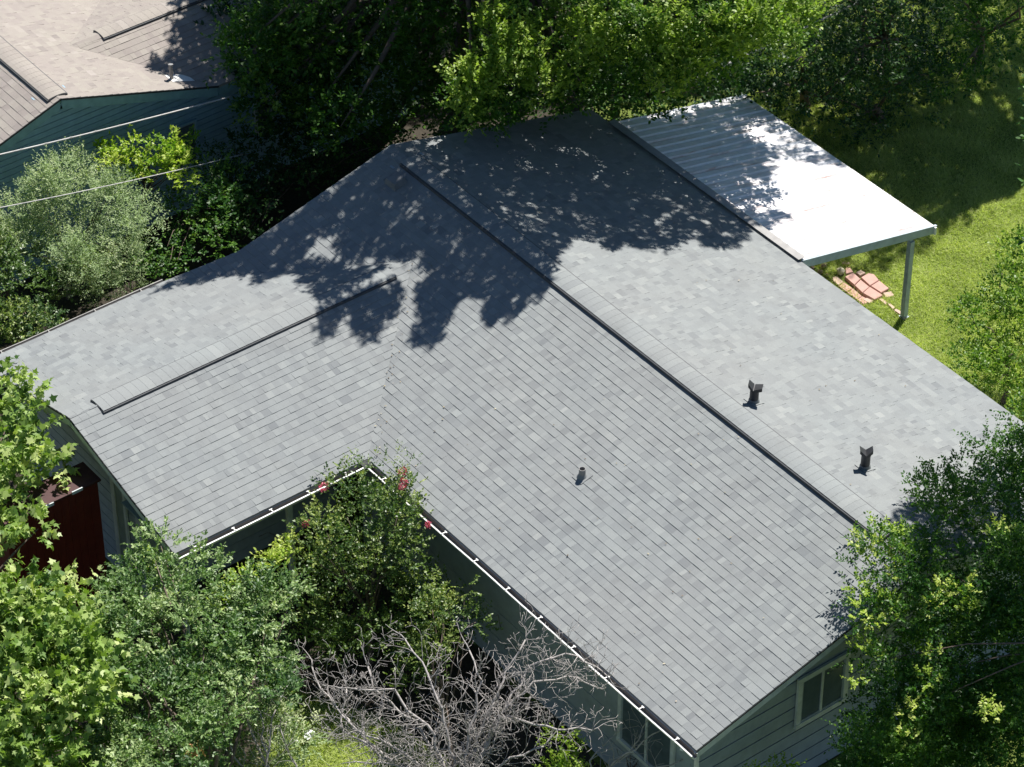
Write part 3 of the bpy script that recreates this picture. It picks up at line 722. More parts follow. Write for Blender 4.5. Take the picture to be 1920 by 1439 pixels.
LITC = np.array([G(x, y, h) for x, y, h in LITPX])
def lanes(P, rad):
    ok = np.ones(len(P), bool)
    for c_ in LITC:
        r_ = P-c_; al_ = r_@SUN
        ok &= ~((al_ > .35) & (np.linalg.norm(r_-al_[:, None]*SUN, axis=1) < rad))
    return ok
def canopy(rng, jobs, dens, leaf, shape, nl, slen, zones, lane=.42, vis_ok=None):
    """twigs of a high crown: each stands towards the sun from a patch that lies in shade"""
    B = []; cl = []
    for poly, (pn, pc_), h0, h1 in jobs:
        p = np.array(poly, float)
        q = sample_poly(rng, poly, 400); W0 = pts_on(q, pn, pc_)
        # ground area by triangulated fan of the outline
        V0 = pts_on(p, pn, pc_)[:, :2]
        ar = abs(sum(V0[i][0]*V0[(i+1) % len(p)][1]-V0[(i+1) % len(p)][0]*V0[i][1] for i in range(len(p))))/2
        nb = int(ar*dens*2.4); q = sample_poly(rng, poly, nb); P0 = pts_on(q, pn, pc_)
        H = rng.uniform(h0, h1, nb); P = P0+SUN*((H-P0[:, 2])/SUN[2])[:, None]
        for _ in range(6):
            x, y = PROJ(P).T; bad = (x > -15) & (x < 1935) & (y > -12) & (y < 1450)
            for zz in zones: bad &= ~inpoly(np.stack([x, y], -1), zz)
            if not bad.any(): break
            P[bad] += SUN*1.3
        P = P[~bad]; P = P[lanes(P, lane)]
        B.append(P)
    B = np.concatenate(B)
    D = nrmz(rng.normal(0, .8, B.shape)+[0, 0, .2])
    return sprig_mesh(rng, B-D*slen*.5, D, slen*rng.uniform(.7, 1.3, len(B)), nl, leaf, shape, np.clip(rng.normal(.45, .15, len(B)), 0, 1), droop=.1), B
SH_LEFT = [(738, 274), (900, 402), (1035, 512), (1030, 540), (1008, 560), (985, 575), (962, 600), (940, 590), (918, 612), (905, 600), (915, 575), (890, 555), (868, 560), (850, 590), (832, 615), (825, 640), (795, 650), (772, 652), (775, 620), (790, 590), (778, 560), (800, 520), (790, 488), (640, 492), (640, 470), (620, 440), (590, 452), (565, 480), (545, 500), (470, 505), (440, 490), (330, 525), (446, 474)]
SH_WB = [(290, 545), (440, 478), (520, 500), (640, 500), (700, 497), (730, 500), (700, 520), (640, 555), (600, 570), (575, 560), (590, 545), (560, 530), (565, 515), (520, 515), (480, 540), (470, 518), (400, 522), (360, 540), (345, 528), (310, 545)]
SH_WF = [(590, 585), (640, 570), (700, 540), (745, 520), (752, 545), (745, 580), (735, 600), (718, 590), (714, 620), (700, 648), (680, 632), (668, 640), (655, 615), (655, 580), (640, 590), (632, 618), (616, 638), (598, 628), (600, 605)]
SH_RIGHT = [(738, 274), (1107, 208), (1270, 325), (1408, 430), (1400, 445), (1385, 462), (1350, 470), (1322, 462), (1300, 448), (1250, 468), (1215, 472), (1180, 462), (1140, 470), (1105, 455), (1085, 440), (1062, 455), (1045, 480), (1040, 510), (900, 402)]
SH_PATIO = [(1155, 240), (1230, 222), (1395, 192), (1420, 215), (1390, 240), (1405, 262), (1440, 285), (1430, 310), (1455, 345), (1432, 372), (1450, 392), (1482, 405), (1460, 415), (1440, 412), (1446, 430), (1410, 425)]
SH_LAWN = [(1395, 185), (1400, 60), (1500, -40), (1960, -90), (1960, 60), (1940, 230), (1915, 250), (1885, 252), (1880, 285), (1915, 300), (1890, 330), (1850, 345), (1832, 375), (1790, 385), (1770, 370), (1735, 375), (1715, 392), (1700, 400), (1600, 330)]
SH_NB = [(312, 62), (345, 48), (352, 60), (372, 45), (395, 52), (410, 20), (430, -20), (620, -40), (640, 120), (430, 168), (345, 163), (330, 145), (285, 138), (282, 122), (315, 118), (312, 90)]
rngc = np.random.default_rng(5)
RECT = [(430, -60), (860, -60), (850, 40), (860, 200), (740, 262), (560, 330), (480, 300), (440, 170)]
jobs1 = [(SH_LEFT, PL_L, 8, 13), (SH_WB, PL_WB, 8, 12), (SH_WF, PL_WF, 8.5, 12), (SH_RIGHT, PL_R, 7.5, 13), (SH_PATIO, PL_P, 8, 12)]
cset1, cb1 = canopy(rngc, jobs1, 74, .10, 'oval', 9, .26, [TREEZONE])
jobs1b = [(RECT, HZ(3.2), 7, 11), ([(280, 300), (440, 200), (640, 260), (740, 270), (600, 380), (430, 480), (300, 530), (290, 420)], HZ(1.0), 7, 10)]
jobs1b.append(([(860, -60), (1560, -60), (1500, 95), (1430, 70), (1310, 150), (1250, 205), (1110, 195), (900, 232)], HZ(5.0), 8, 12))
jobs1b.append(([(640, 250), (900, 225), (1110, 200), (1400, 180), (1420, 90), (1420, -40), (640, -40)], HZ(0), 8, 12))
cset1b, cb1b = canopy(rngc, jobs1b, 28, .12, 'oval', 8, .32, [TREEZONE])
REG7 = [([(430, -40), (860, -40), (870, 60), (850, 150), (870, 235), (740, 262), (600, 262), (450, 170)], 5.0, 2.4, .62, 2.4),
        ([(860, -40), (1560, -40), (1500, 95), (1430, 65), (1400, 95), (1310, 150), (1250, 205), (1180, 215), (1110, 195), (900, 232), (860, 215)], 5.4, 3.6, .5, 2.7)]
bt = empty("tall_tree", (-4.6, 5.2, 0), "tall spreading broadleaf tree behind the house that shades the far end of the grey roof", "tree")
rng7 = np.random.default_rng(77)
sets7, cents7 = crown(rng7, REG7, .10, 'oval', 9, .30, 9, (0, .7, 1.5, 2.4, 3.6, 5.0), up=.4)
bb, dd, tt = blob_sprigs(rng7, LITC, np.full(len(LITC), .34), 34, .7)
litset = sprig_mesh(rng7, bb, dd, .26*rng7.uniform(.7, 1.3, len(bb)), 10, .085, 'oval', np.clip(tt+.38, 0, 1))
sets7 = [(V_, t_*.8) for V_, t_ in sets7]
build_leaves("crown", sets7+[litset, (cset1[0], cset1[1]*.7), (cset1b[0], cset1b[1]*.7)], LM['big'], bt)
allc = np.concatenate([cents7, cb1[rng7.choice(len(cb1), 60)], cb1b[rng7.choice(len(cb1b), 20)]])
trunk(rng7, (-4.6, 5.2, 0), allc, .28, 110, M['bark'], bt, top=(-3.2, 4.4, 7.0))

ot = empty("tall_tree", (2.5, 16.5, 0), "second tall tree at the top right that shades the back lawn", "tree")
cset2, cb2 = canopy(rngc, [(SH_LAWN, HZ(0), 5, 11), ([(1400, 110), (1560, 10), (1640, -60), (1960, -60), (1960, 80), (1800, 190), (1650, 235), (1500, 245)], HZ(2.6), 7, 12)], 19, .12, 'oval', 8, .34, [TREEZONE2], lane=.3)
build_leaves("crown", [cset2], LM['big'], ot); trunk(rngc, (2.5, 16.5, 0), cb2[::9], .24, 90, M['bark'], ot, top=(2.6, 15.5, 6.5))
nt_ = empty("tall_tree", (-8.6, 3.0, 0), "third tall tree whose shade dapples the tan roof of the neighbouring house", "tree")
nt_.location = (-9.6, 6.2, 0)
cset3, cb3 = canopy(rngc, [(SH_NB, PL_N, 7, 11)], 42, .12, 'oval', 8, .32, [TREEZONE, [(400, -60), (620, -60), (560, 90), (470, 80), (430, 40)]], lane=.3)
build_leaves("crown", [cset3], LM['big'], nt_); trunk(rngc, (-9.6, 6.2, 0), cb3[::7], .2, 60, M['bark'], nt_, top=(-8.8, 5.2, 6.5))

# dark understorey behind the house
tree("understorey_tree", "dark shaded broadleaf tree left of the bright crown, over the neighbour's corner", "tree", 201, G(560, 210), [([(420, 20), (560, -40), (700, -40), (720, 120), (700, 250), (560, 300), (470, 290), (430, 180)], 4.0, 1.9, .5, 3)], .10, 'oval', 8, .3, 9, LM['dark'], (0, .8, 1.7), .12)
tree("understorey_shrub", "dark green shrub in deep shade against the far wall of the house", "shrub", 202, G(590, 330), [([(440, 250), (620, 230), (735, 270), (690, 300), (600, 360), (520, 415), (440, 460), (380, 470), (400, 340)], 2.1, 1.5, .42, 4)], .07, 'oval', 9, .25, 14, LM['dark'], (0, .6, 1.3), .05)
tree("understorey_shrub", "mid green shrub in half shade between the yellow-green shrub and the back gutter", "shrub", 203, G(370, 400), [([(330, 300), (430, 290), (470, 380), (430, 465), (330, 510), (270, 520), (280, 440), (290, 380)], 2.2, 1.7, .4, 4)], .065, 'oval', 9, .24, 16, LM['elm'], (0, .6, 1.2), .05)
# trees beyond the patio, top right
for i, (lab, poly, h0, h1, s_, mt) in enumerate([
    ("dark bushy tree directly beyond the far corner of the patio cover", [(1390, 120), (1500, 80), (1590, 60), (1600, 150), (1590, 215), (1480, 240), (1410, 185)], 3.2, 1.2, 211, 'dark'),
    ("dark shaded tree at the top edge beyond the lawn between two bushes", [(1540, 20), (1620, -40), (1760, -40), (1770, 60), (1740, 150), (1650, 190), (1580, 150)], 3.8, 2.0, 212, 'dark'),
    ("dark tree with drooping fronds at the top right corner of the lawn", [(1740, -40), (1960, -40), (1960, 60), (1870, 110), (1800, 170), (1740, 150), (1750, 60)], 3.6, 1.4, 213, 'elm'),
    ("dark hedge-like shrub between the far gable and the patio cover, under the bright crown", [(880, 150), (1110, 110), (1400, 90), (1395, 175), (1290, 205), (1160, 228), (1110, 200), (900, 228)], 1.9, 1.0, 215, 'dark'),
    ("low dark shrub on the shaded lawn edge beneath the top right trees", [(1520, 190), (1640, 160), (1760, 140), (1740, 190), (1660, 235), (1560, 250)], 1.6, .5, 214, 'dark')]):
    p_ = np.array(poly, float).mean(0)
    tree("lawn_edge_tree" if i < 3 else "lawn_edge_shrub", lab, "tree" if i < 3 else "shrub", s_, G(p_[0], p_[1]+55) if i < 3 else G(p_[0], p_[1]+30), [(poly, h0, h1, .45, 3.2)], .085, 'oval', 9, .28, 11, LM[mt], (0, .7, 1.5, 2.6, 3.8), .1)

# ------------------------------------------------------------ shrubs on the left, behind the wing
tree("silver_shrub", "silvery grey-green shrub with pale flower spikes in front of the neighbour's wall", "shrub", 301, G(130, 560, 0), [
    ([(-40, 400), (10, 365), (70, 350), (110, 318), (150, 308), (205, 325), (240, 355), (278, 398), (268, 460), (272, 500), (235, 545), (180, 560), (140, 545), (120, 500), (60, 470), (-40, 470)], 3.3, 2.0, .36, 5)],
    .055, 'narrow', 12, .28, 46, LM['silver'], (0, .4, .9), .05, 12, up=.9)
tree("leafy_shrub", "leafy green shrub at the left edge between the silvery shrub and the back gutter", "shrub", 302, G(20, 600, 0), [
    ([(-50, 460), (60, 470), (120, 505), (140, 560), (125, 598), (60, 628), (0, 655), (-50, 680)], 2.6, 2.0, .33, 5)], .06, 'oval', 11, .22, 30, LM['crepe'], (0, .5, 1.0), .05, 12)
tree("sunlit_shrub", "bright yellow-green sunlit shrub beneath the neighbour's dark window", "shrub", 303, G(270, 420, 0), [
    ([(150, 258), (185, 250), (200, 285), (250, 290), (230, 258), (245, 243), (270, 255), (300, 262), (290, 232), (308, 225), (322, 250), (345, 262), (368, 262), (340, 300), (350, 350), (330, 372), (300, 330), (250, 335), (215, 320), (180, 290)], 2.9, 2.3, .2, 13)],
    .075, 'oval', 9, .2, 40, LM['yellow'], (0, .3), .04, 14)
# ------------------------------------------------------------ front trees
tree("broadleaf_tree", "light green tree with large star-shaped leaves at the left edge", "tree", 401, tuple(G(-230, 1330)), [
    ([(-80, 700), (20, 700), (50, 718), (80, 755), (85, 790), (120, 845), (118, 870), (80, 885), (50, 925), (20, 950), (-80, 960)], 3.5, 3.1, .26, 7),
    ([(-80, 960), (30, 958), (85, 978), (88, 995), (30, 1020), (-80, 1040)], 3.4, 3.1, .24, 7),
    ([(-60, 1070), (40, 1070), (105, 1080), (150, 1110), (185, 1140), (205, 1190), (215, 1260), (205, 1300), (170, 1330), (150, 1400), (130, 1460), (-60, 1500)], 3.8, 2.6, .4, 4.2)],
    .125, 'maple', 8, .34, 10, LM['maple'], (0, .5, 1.1), .12, 18, jit=.5)
rng_ = np.random.default_rng(9)
yb = np.array([G(x, y, 2.5) for x, y in [(520, 1040), (535, 1020), (505, 1060), (480, 1075), (455, 1085), (430, 1095), (540, 1045), (500, 1050), (415, 1135), (275, 1045)]])
b_, d_, t_ = blob_sprigs(rng_, yb, np.full(len(yb), .13), 50, .8)
vine = sprig_mesh(rng_, b_, d_, np.full(len(b_), .16), 7, .07, 'oval', np.clip(t_+.2, 0, 1))
o_, _c = tree("oak_tree", "glossy grey-green tree with small lobed leaves, left of the dark courtyard", "tree", 402, (10.2, -10.6, 0), [
    ([(240, 1030), (262, 1005), (290, 1015), (335, 1025), (355, 1012), (385, 1025), (400, 1050), (440, 1070), (480, 1085), (520, 1100), (555, 1085), (550, 1120), (525, 1150), (552, 1180), (555, 1200), (535, 1225), (520, 1250), (560, 1290), (545, 1312), (500, 1310), (470, 1330), (430, 1370), (400, 1420), (380, 1480), (130, 1500), (160, 1400), (185, 1330), (205, 1270), (200, 1180), (190, 1130), (225, 1080)], 3.0, 2.2, .27, 6)],
    .068, 'oak', 12, .24, 26, LM['oak'], (0, .45, 1.0), .1, 24, jit=.36)
ov = build_leaves("vine", [vine], LM['tip'], o_)
# crepe myrtle in the corner of the L
tips = np.array([at(x, y, (0, 0, 1), 3.25) for x, y in [(725, 858), (738, 868), (742, 850), (765, 880), (775, 868), (668, 862), (690, 876), (757, 900), (770, 920)]])
b_, d_, t_ = blob_sprigs(rng_, tips, np.full(len(tips), .09), 60, 1.2)
tipset = sprig_mesh(rng_, b_, d_, np.full(len(b_), .2), 8, .035, 'oval', t_)
ct, cc = tree("crepe_myrtle", "crepe myrtle with a few pink flowers growing up through the corner of the L-shaped roof", "tree", 403, (7.4, -5.9, 0), [
    ([(598, 915), (630, 890), (680, 880), (725, 862), (765, 880), (772, 930), (780, 970), (800, 1010), (832, 1035), (828, 1060), (790, 1085), (750, 1105), (700, 1120), (640, 1110), (600, 1080), (575, 1030), (572, 975), (590, 945)], 3.15, 1.9, .28, 9),
    ([(560, 1080), (700, 1110), (790, 1090), (770, 1200), (640, 1230), (560, 1180)], 1.9, 1.0, .32, 6)],
    .055, 'oval', 10, .22, 22, LM['crepe'], (0, .5, 1.1), .05, 18, jit=.4, extra=[tipset])
for i, (x, y, h_, r_) in enumerate([(755, 884, 3.3, .06), (757, 903, 3.25, .035), (754, 913, 3.2, .045), (607, 912, 3.0, .075), (574, 983, 2.75, .035), (802, 984, 2.75, .025)]):
    cpt = G(x, y, h_); k = 34; dd_ = nrmz(rng_.normal(0, 1, (k, 3)))
    build_leaves("flower_cluster", [sprig_mesh(rng_, cpt+dd_*r_*rng_.uniform(.3, 1, (k, 1)), dd_, np.full(k, .03), 3, .032, 'quad', rng_.uniform(0, 1, k), jit=.8)], M['pink'], ct)
tree("crepe_myrtle", "smaller flowerless crepe myrtle beside the front wall above the bare tree", "tree", 404, (10.3, -6.4, 0), [
    ([(795, 1085), (835, 1060), (862, 1075), (885, 1070), (905, 1100), (915, 1140), (900, 1175), (885, 1210), (850, 1230), (800, 1245), (765, 1240), (770, 1190), (795, 1160), (785, 1120)], 2.4, 1.6, .24, 7.5),
    ([(740, 1190), (800, 1220), (800, 1290), (760, 1290)], 1.4, 1.0, .22, 6)],
    .05, 'oval', 11, .2, 34, LM['crepe'], (0, .4, .8), .04, 14, jit=.34)
# ------------------------------------------------------------ right side
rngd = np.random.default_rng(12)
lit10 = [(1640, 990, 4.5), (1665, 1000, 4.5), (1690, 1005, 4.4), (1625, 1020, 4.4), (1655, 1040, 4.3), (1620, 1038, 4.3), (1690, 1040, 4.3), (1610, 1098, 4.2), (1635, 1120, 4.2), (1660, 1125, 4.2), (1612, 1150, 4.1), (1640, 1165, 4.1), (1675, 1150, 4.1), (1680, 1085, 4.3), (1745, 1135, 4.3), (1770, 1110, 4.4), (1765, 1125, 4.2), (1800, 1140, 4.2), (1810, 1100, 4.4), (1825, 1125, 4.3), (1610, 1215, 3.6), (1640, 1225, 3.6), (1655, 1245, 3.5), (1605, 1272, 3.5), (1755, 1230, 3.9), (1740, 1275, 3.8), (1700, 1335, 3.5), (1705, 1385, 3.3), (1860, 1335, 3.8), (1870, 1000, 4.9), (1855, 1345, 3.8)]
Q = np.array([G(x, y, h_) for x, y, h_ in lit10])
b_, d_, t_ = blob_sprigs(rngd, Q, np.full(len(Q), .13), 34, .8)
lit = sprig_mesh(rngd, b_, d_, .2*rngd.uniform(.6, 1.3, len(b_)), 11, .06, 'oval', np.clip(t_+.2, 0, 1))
LITC = Q
shd10, cb10 = canopy(rngd, [([(1650, 980), (1740, 930), (1850, 900), (1930, 860), (1960, 1500), (1560, 1500), (1570, 1330), (1680, 1280), (1640, 1180), (1680, 1100)], HZ(3.6), 7.5, 12)], 42, .11, 'oval', 8, .3, [], lane=.24)
e10, _c = tree("elm_tree", "dark green fine-leaved tree with sunlit tips over the near right end of the grey roof", "tree", 405, (18.0, 1.6, 0), [
    ([(1975, 770), (1925, 775), (1885, 790), (1852, 825), (1850, 862), (1880, 880), (1850, 905), (1790, 880), (1755, 895), (1742, 925), (1765, 965), (1790, 985), (1760, 1010), (1770, 1050), (1975, 1060)], 4.9, 4.5, .32, 4.5),
    ([(1760, 1005), (1700, 1000), (1655, 985), (1620, 1005), (1608, 1045), (1650, 1060), (1690, 1075), (1660, 1095), (1610, 1095), (1592, 1150), (1620, 1175), (1690, 1170), (1760, 1180)], 4.5, 4.1, .22, 8),
    ([(1700, 1050), (1975, 1040), (1975, 1500), (1560, 1500), (1585, 1440), (1590, 1380), (1640, 1290), (1640, 1250), (1600, 1230), (1620, 1195), (1690, 1160)], 4.4, 2.6, .36, 4.5)],
    .055, 'oval', 12, .26, 28, LM['elm'], (0, .5, 1.1, 1.8), .07, 5, jit=.34, extra=[shd10], top=(18.4, 2.2, 5))
build_leaves("sunlit_tips", [lit], LM['tip'], e10)  # lighter leaf material paints sunlight onto these tips
tree("garden_shrub", "light green sunlit shrub at the right edge between the back lawn and the roof eave", "shrub", 406, G(1880, 760, 0), [
    ([(1975, 420), (1905, 455), (1880, 470), (1850, 495), (1845, 530), (1860, 560), (1830, 570), (1790, 600), (1800, 640), (1770, 665), (1800, 700), (1850, 705), (1870, 730), (1905, 775), (1975, 800)], 2.4, 1.6, .28, 6.5)],
    .06, 'oval', 9, .22, 34, LM['garden'], (0, .4, .8), .04, 8, jit=.4)
# vine on the near gable wall
rv = np.random.default_rng(15); vp = [(1585, 1195), (1570, 1240), (1585, 1270), (1570, 1330), (1545, 1345), (1520, 1350), (1515, 1439), (1680, 1500), (1700, 1300), (1640, 1180)]
q = sample_poly(rv, vp, 5200); P = pts_on(q, (1, 0, 0), 13.80)+rv.uniform(0, .16, (len(q), 1))*np.array([1, 0, 0])
P2 = pts_on(sample_poly(rv, [(1345, 1400), (1370, 1380), (1395, 1360), (1390, 1400), (1400, 1439), (1320, 1460)], 260), (1, 0, 0), 13.82)
P = np.concatenate([P, P2]); P = P[P[:, 2] > .05]; D = nrmz(rv.normal(0, 1, P.shape)+[.6, 0, .2])
va, ta = sprig_mesh(rv, P, D, np.full(len(P), .1), 3, .075, 'oval', rv.uniform(0, .8, len(P)), jit=.5)
vo = build_leaves("climbing_vine", [(va, ta)], LM['dark']); tag(vo, "dark green vine climbing the near gable wall beside the window", "vine")
# small plants along the bottom
for i, (lab, poly, h0, h1, mt, lf, sh_) in enumerate([
    ("small bright green shrub below the bare tree at the bottom centre", [(1040, 1400), (1060, 1372), (1090, 1378), (1115, 1400), (1118, 1440), (1100, 1480), (1030, 1480), (1000, 1445)], 1.7, 1.2, 'tip', .05, 'oval'),
    ("upright sprig of young leaves at the bottom edge left of the near corner", [(1385, 1480), (1405, 1415), (1425, 1405), (1428, 1440), (1420, 1480)], 1.9, 1.6, 'tip', .05, 'oval'),
    ("second upright sprig at the bottom edge right of the near corner", [(1450, 1480), (1455, 1440), (1480, 1420), (1478, 1440), (1470, 1480)], 1.7, 1.4, 'tip', .05, 'oval'),
    ("low leafy plant with pale leaves in the sun between the bare bushes", [(400, 1400), (470, 1330), (560, 1320), (600, 1380), (560, 1480), (400, 1500)], 1.2, .6, 'silver', .06, 'oak'),
    ("dark shrub against the front wall right of the bare tree", [(1120, 1360), (1160, 1345), (1240, 1400), (1230, 1460), (1130, 1480)], 1.0, .6, 'dark', .06, 'oval'),
    ("dark leafy shrub against the front wall beside the smaller crepe myrtle", [(915, 1090), (950, 1130), (985, 1190), (980, 1240), (930, 1230), (905, 1180)], 1.1, .7, 'dark', .06, 'oval'),
    ("dark plant in the shaded courtyard beneath the porch", [(450, 1020), (540, 960), (570, 1010), (570, 1080), (540, 1030), (480, 1040)], .9, .5, 'dark', .09, 'oval')]):
    p_ = np.array(poly, float).mean(0)
    tree("small_shrub" if i not in (1, 2) else "leafy_sprig", lab, "shrub" if i not in (1, 2) else "plant", 500+i, G(p_[0], p_[1]+h0*60), [(poly, h0, h1, .16 if i in (1, 2) else .24, 9)], lf, sh_, 9, .2, 34, LM[mt], (0, .3), .02, 8, jit=.34)

# ------------------------------------------------------------ bare trees
def bare(name, label, seed, base, limbs, depth, tw, r0, zf=None):
    """limbs: (list of (photo x, photo y, height above ground)); crooked twigs sprout along them"""
    rg = np.random.default_rng(seed); mb = MB(); base = np.array(base, float)
    def twig(p, d, ln, r, dep):
        n_ = max(3, int(ln/.09)); pts = [p]; q = p.copy(); dr = d.copy()
        for k in range(n_):
            dr = nrmz(dr+rg.normal(0, .20, 3)+[0, 0, .03]); q = q+dr*ln/n_; pts.append(q.copy())
        rs = [max(.0032, r*(1-.75*i/n_)) for i in range(n_+1)]
        # knobbly end
        mb.tube(pts, rs, 5 if r < .02 else 7, rg.uniform(.2, .9))
        if dep <= 0: return
        for k in range(rg.integers(2, 5) if dep > 1 else rg.integers(1, 4)):
            i = rg.integers(1, n_+1); a = nrmz(np.cross(dr, rg.normal(0, 1, 3)))
            dd = nrmz(dr*.55+a*.85+np.array([0, 0, .18])); twig(pts[i], dd, ln*rg.uniform(.42, .72), rs[i]*.68, dep-1)
    for lim in limbs:
        P = [base]+[G(x, y, h_) for x, y, h_ in lim]
        # resample crooked
        pts = []
        for a, b in zip(P[:-1], P[1:]):
            k = max(2, int(np.linalg.norm(b-a)/.16))
            for i in range(k): pts.append(a+(b-a)*i/k+rg.normal(0, .022, 3))
        pts.append(P[-1]); n_ = len(pts); rs = [r0*(1-.8*i/n_)+.004 for i in range(n_)]
        mb.tube(pts, rs, 8, rg.uniform(.2, .9))
        for i in range(int(n_*.35), n_):
            for _ in range(tw):
                if rg.random() < .9:
                    d = nrmz(pts[min(i+1, n_-1)]-pts[i-1]); a = nrmz(np.cross(d, rg.normal(0, 1, 3)))
                    twig(pts[i], nrmz(d*.4+a+[0, 0, .35]), rg.uniform(.25, .6), rs[i]*.5, depth)
        twig(pts[-1], nrmz(pts[-1]-pts[-3]), .4, rs[-1], depth)
    o = empty(name, tuple(base), label, "tree")
    ob = mb.build("branches", M['dead'], o, smooth=True)
    return o
bare("bare_tree", "leafless grey tree with tangled crooked branches in front of the house at the bottom", 601, G(850, 1640, 0), [
    [(860, 1500, 1.2), (800, 1360, 2.2), (740, 1300, 2.5), (650, 1290, 2.6)],
    [(860, 1500, 1.2), (830, 1330, 2.4), (790, 1240, 2.8), (760, 1200, 2.9)],
    [(860, 1500, 1.2), (880, 1380, 2.1), (900, 1280, 2.7), (880, 1220, 2.9)],
    [(870, 1480, 1.3), (940, 1340, 2.2), (1000, 1280, 2.6), (1080, 1270, 2.7), (1120, 1290, 2.8)],
    [(870, 1480, 1.3), (940, 1340, 2.2), (1040, 1370, 2.3), (1110, 1370, 2.3)],
    [(850, 1480, 1.3), (740, 1400, 1.9), (690, 1380, 2.1), (640, 1340, 2.3)],
    [(850, 1480, 1.3), (760, 1440, 1.6), (680, 1430, 1.8)],
    [(850, 1480, 1.3), (720, 1420, 1.7), (650, 1350, 2.0), (600, 1290, 2.2), (585, 1250, 2.3)], [(850, 1480, 1.3), (720, 1420, 1.7), (640, 1370, 2.0), (650, 1290, 2.3)],
    [(870, 1480, 1.3), (960, 1420, 1.8), (1020, 1400, 2.0)],
    [(860, 1480, 1.3), (920, 1330, 2.3), (960, 1240, 2.8), (985, 1200, 3.0)],
    [(870, 1480, 1.3), (940, 1340, 2.2), (990, 1250, 2.6), (1060, 1225, 2.8), (1130, 1260, 2.8)],
    [(850, 1480, 1.3), (780, 1350, 2.1), (700, 1290, 2.5), (690, 1250, 2.7)]], 2, 2, .036)
bare("bare_bush", "leafless grey bush with straight upright twigs at the bottom left of the sunlit lawn", 602, G(520, 1580, 0), [
    [(500, 1430, 1.1), (470, 1370, 1.5), (455, 1310, 1.8)], [(500, 1430, 1.1), (490, 1350, 1.6), (470, 1300, 1.9)], [(500, 1430, 1.1), (505, 1380, 1.4), (520, 1325, 1.8)],
    [(470, 1460, .9), (430, 1400, 1.3), (405, 1355, 1.6)], [(560, 1460, .9), (540, 1400, 1.2), (525, 1365, 1.5)]], 1, 1, .024)
bare("bare_branch", "pair of thin bare branches rising from the bottom edge near the white gutter corner", 603, G(1160, 1620, 0), [
    [(1140, 1439, 1.3), (1190, 1405, 1.7), (1205, 1365, 2.0)], [(1140, 1439, 1.3), (1190, 1405, 1.7), (1240, 1370, 2.1)], [(1190, 1500, 1.1), (1230, 1440, 1.4), (1280, 1425, 1.6)], [(1120, 1480, 1.1), (1105, 1430, 1.5), (1130, 1400, 1.7)]], 1, 1, .022)

# ------------------------------------------------------------ wires
def wire(label, pts, sag, r, seed):
    mb = MB(); a, b = np.array(pts[0]), np.array(pts[1]); P = []
    for i in range(33):
        t_ = i/32; P.append(a+(b-a)*t_-np.array([0, 0, sag*4*t_*(1-t_)]))
    mb.tube(P, r, 8); 
    q = [p_+np.array([0.0, r*1.2*math.cos(i*2.2), r*1.2*math.sin(i*2.2)]) for i, p_ in enumerate(P)]
    mb.tube(q, r*.5, 6)
    tag(mb.build("overhead_cable", M['cable'], None, smooth=True), label, "cable")
wire("pale service cable that runs to the corner of the neighbouring house", (G(-60, 304, 4.4), G(432, 182, 3.0)), .03, .014, 1)
wire("lower pale cable crossing in front of the silvery shrub", (G(-60, 401, 4.6), G(455, 290, 2.2)), .05, .009, 2)
wire("pale cable crossing behind the tall tree at the top right", (G(1300, 150, 2.6), G(1680, -30, 3.4)), .02, .022, 3)

# ------------------------------------------------------------ things on the ground
def paver(poly, h, mat, name, label, cat, group=None, zb=-.02, seed=0):
    rg = np.random.default_rng(seed+len(poly)); b = [G(x, y, h) for x, y in poly]
    c_ = sum(b)/len(b); mb = MB(); ins = [p_+(c_-p_)/np.linalg.norm(c_-p_)*.012 for p_ in b]
    tl = rg.normal(0, .004, len(b))
    t0 = [(p_[0], p_[1], zb) for p_ in b]; t1 = [(p_[0], p_[1], h-.01+tl[i]) for i, p_ in enumerate(b)]; t2 = [(p_[0], p_[1], h+tl[i]) for i, p_ in enumerate(ins)]
    n_ = len(b)
    for i in range(n_):
        j = (i+1) % n_; mb.poly([t0[j], t0[i], t1[i], t1[j]]); mb.poly([t1[j], t1[i], t2[i], t2[j]])
    mb.poly(t2[::-1])
    return tag(mb.build(name, mat), label, cat, group)
pz_ = lambda L_: [(1500+x/8, 460+y/8) for x, y in L_]
PV = [([(672, 470), (800, 405), (905, 505), (815, 595)], "large red paver beside the pale yellow rock", .07),
      ([(822, 598), (910, 510), (1040, 620), (935, 712)], "large red paver in the middle of the raised slabs", .07),
      ([(942, 718), (1045, 625), (1245, 740), (1115, 812)], "large red paver at the near end of the raised slabs", .07),
      ([(915, 475), (1030, 410), (1110, 430), (1185, 520), (1050, 598)], "large red paver on the lawn side of the raised slabs", .06),
      ([(1060, 605), (1190, 525), (1335, 640), (1215, 708)], "large red paver next to the small brick with a grassy edge", .06),
      ([(580, 608), (660, 555), (790, 640), (700, 700)], "sunken red paver near the pink brick by the roof eave", .03),
      ([(705, 705), (795, 645), (930, 760), (850, 810)], "sunken red paver in the middle of the row by the eave", .03),
      ([(855, 815), (935, 765), (1060, 830), (960, 890), (930, 870)], "sunken red paver at the near end of the row by the eave", .03),
      ([(680, 335), (750, 335), (800, 400), (690, 430)], "narrow red paver right behind the pale yellow rock", .03)]
for i, (pl, lb, h_) in enumerate(PV): paver(pz_(pl), h_, M['paver'], "paver", lb, "paver", "red pavers beside the patio post", seed=i)
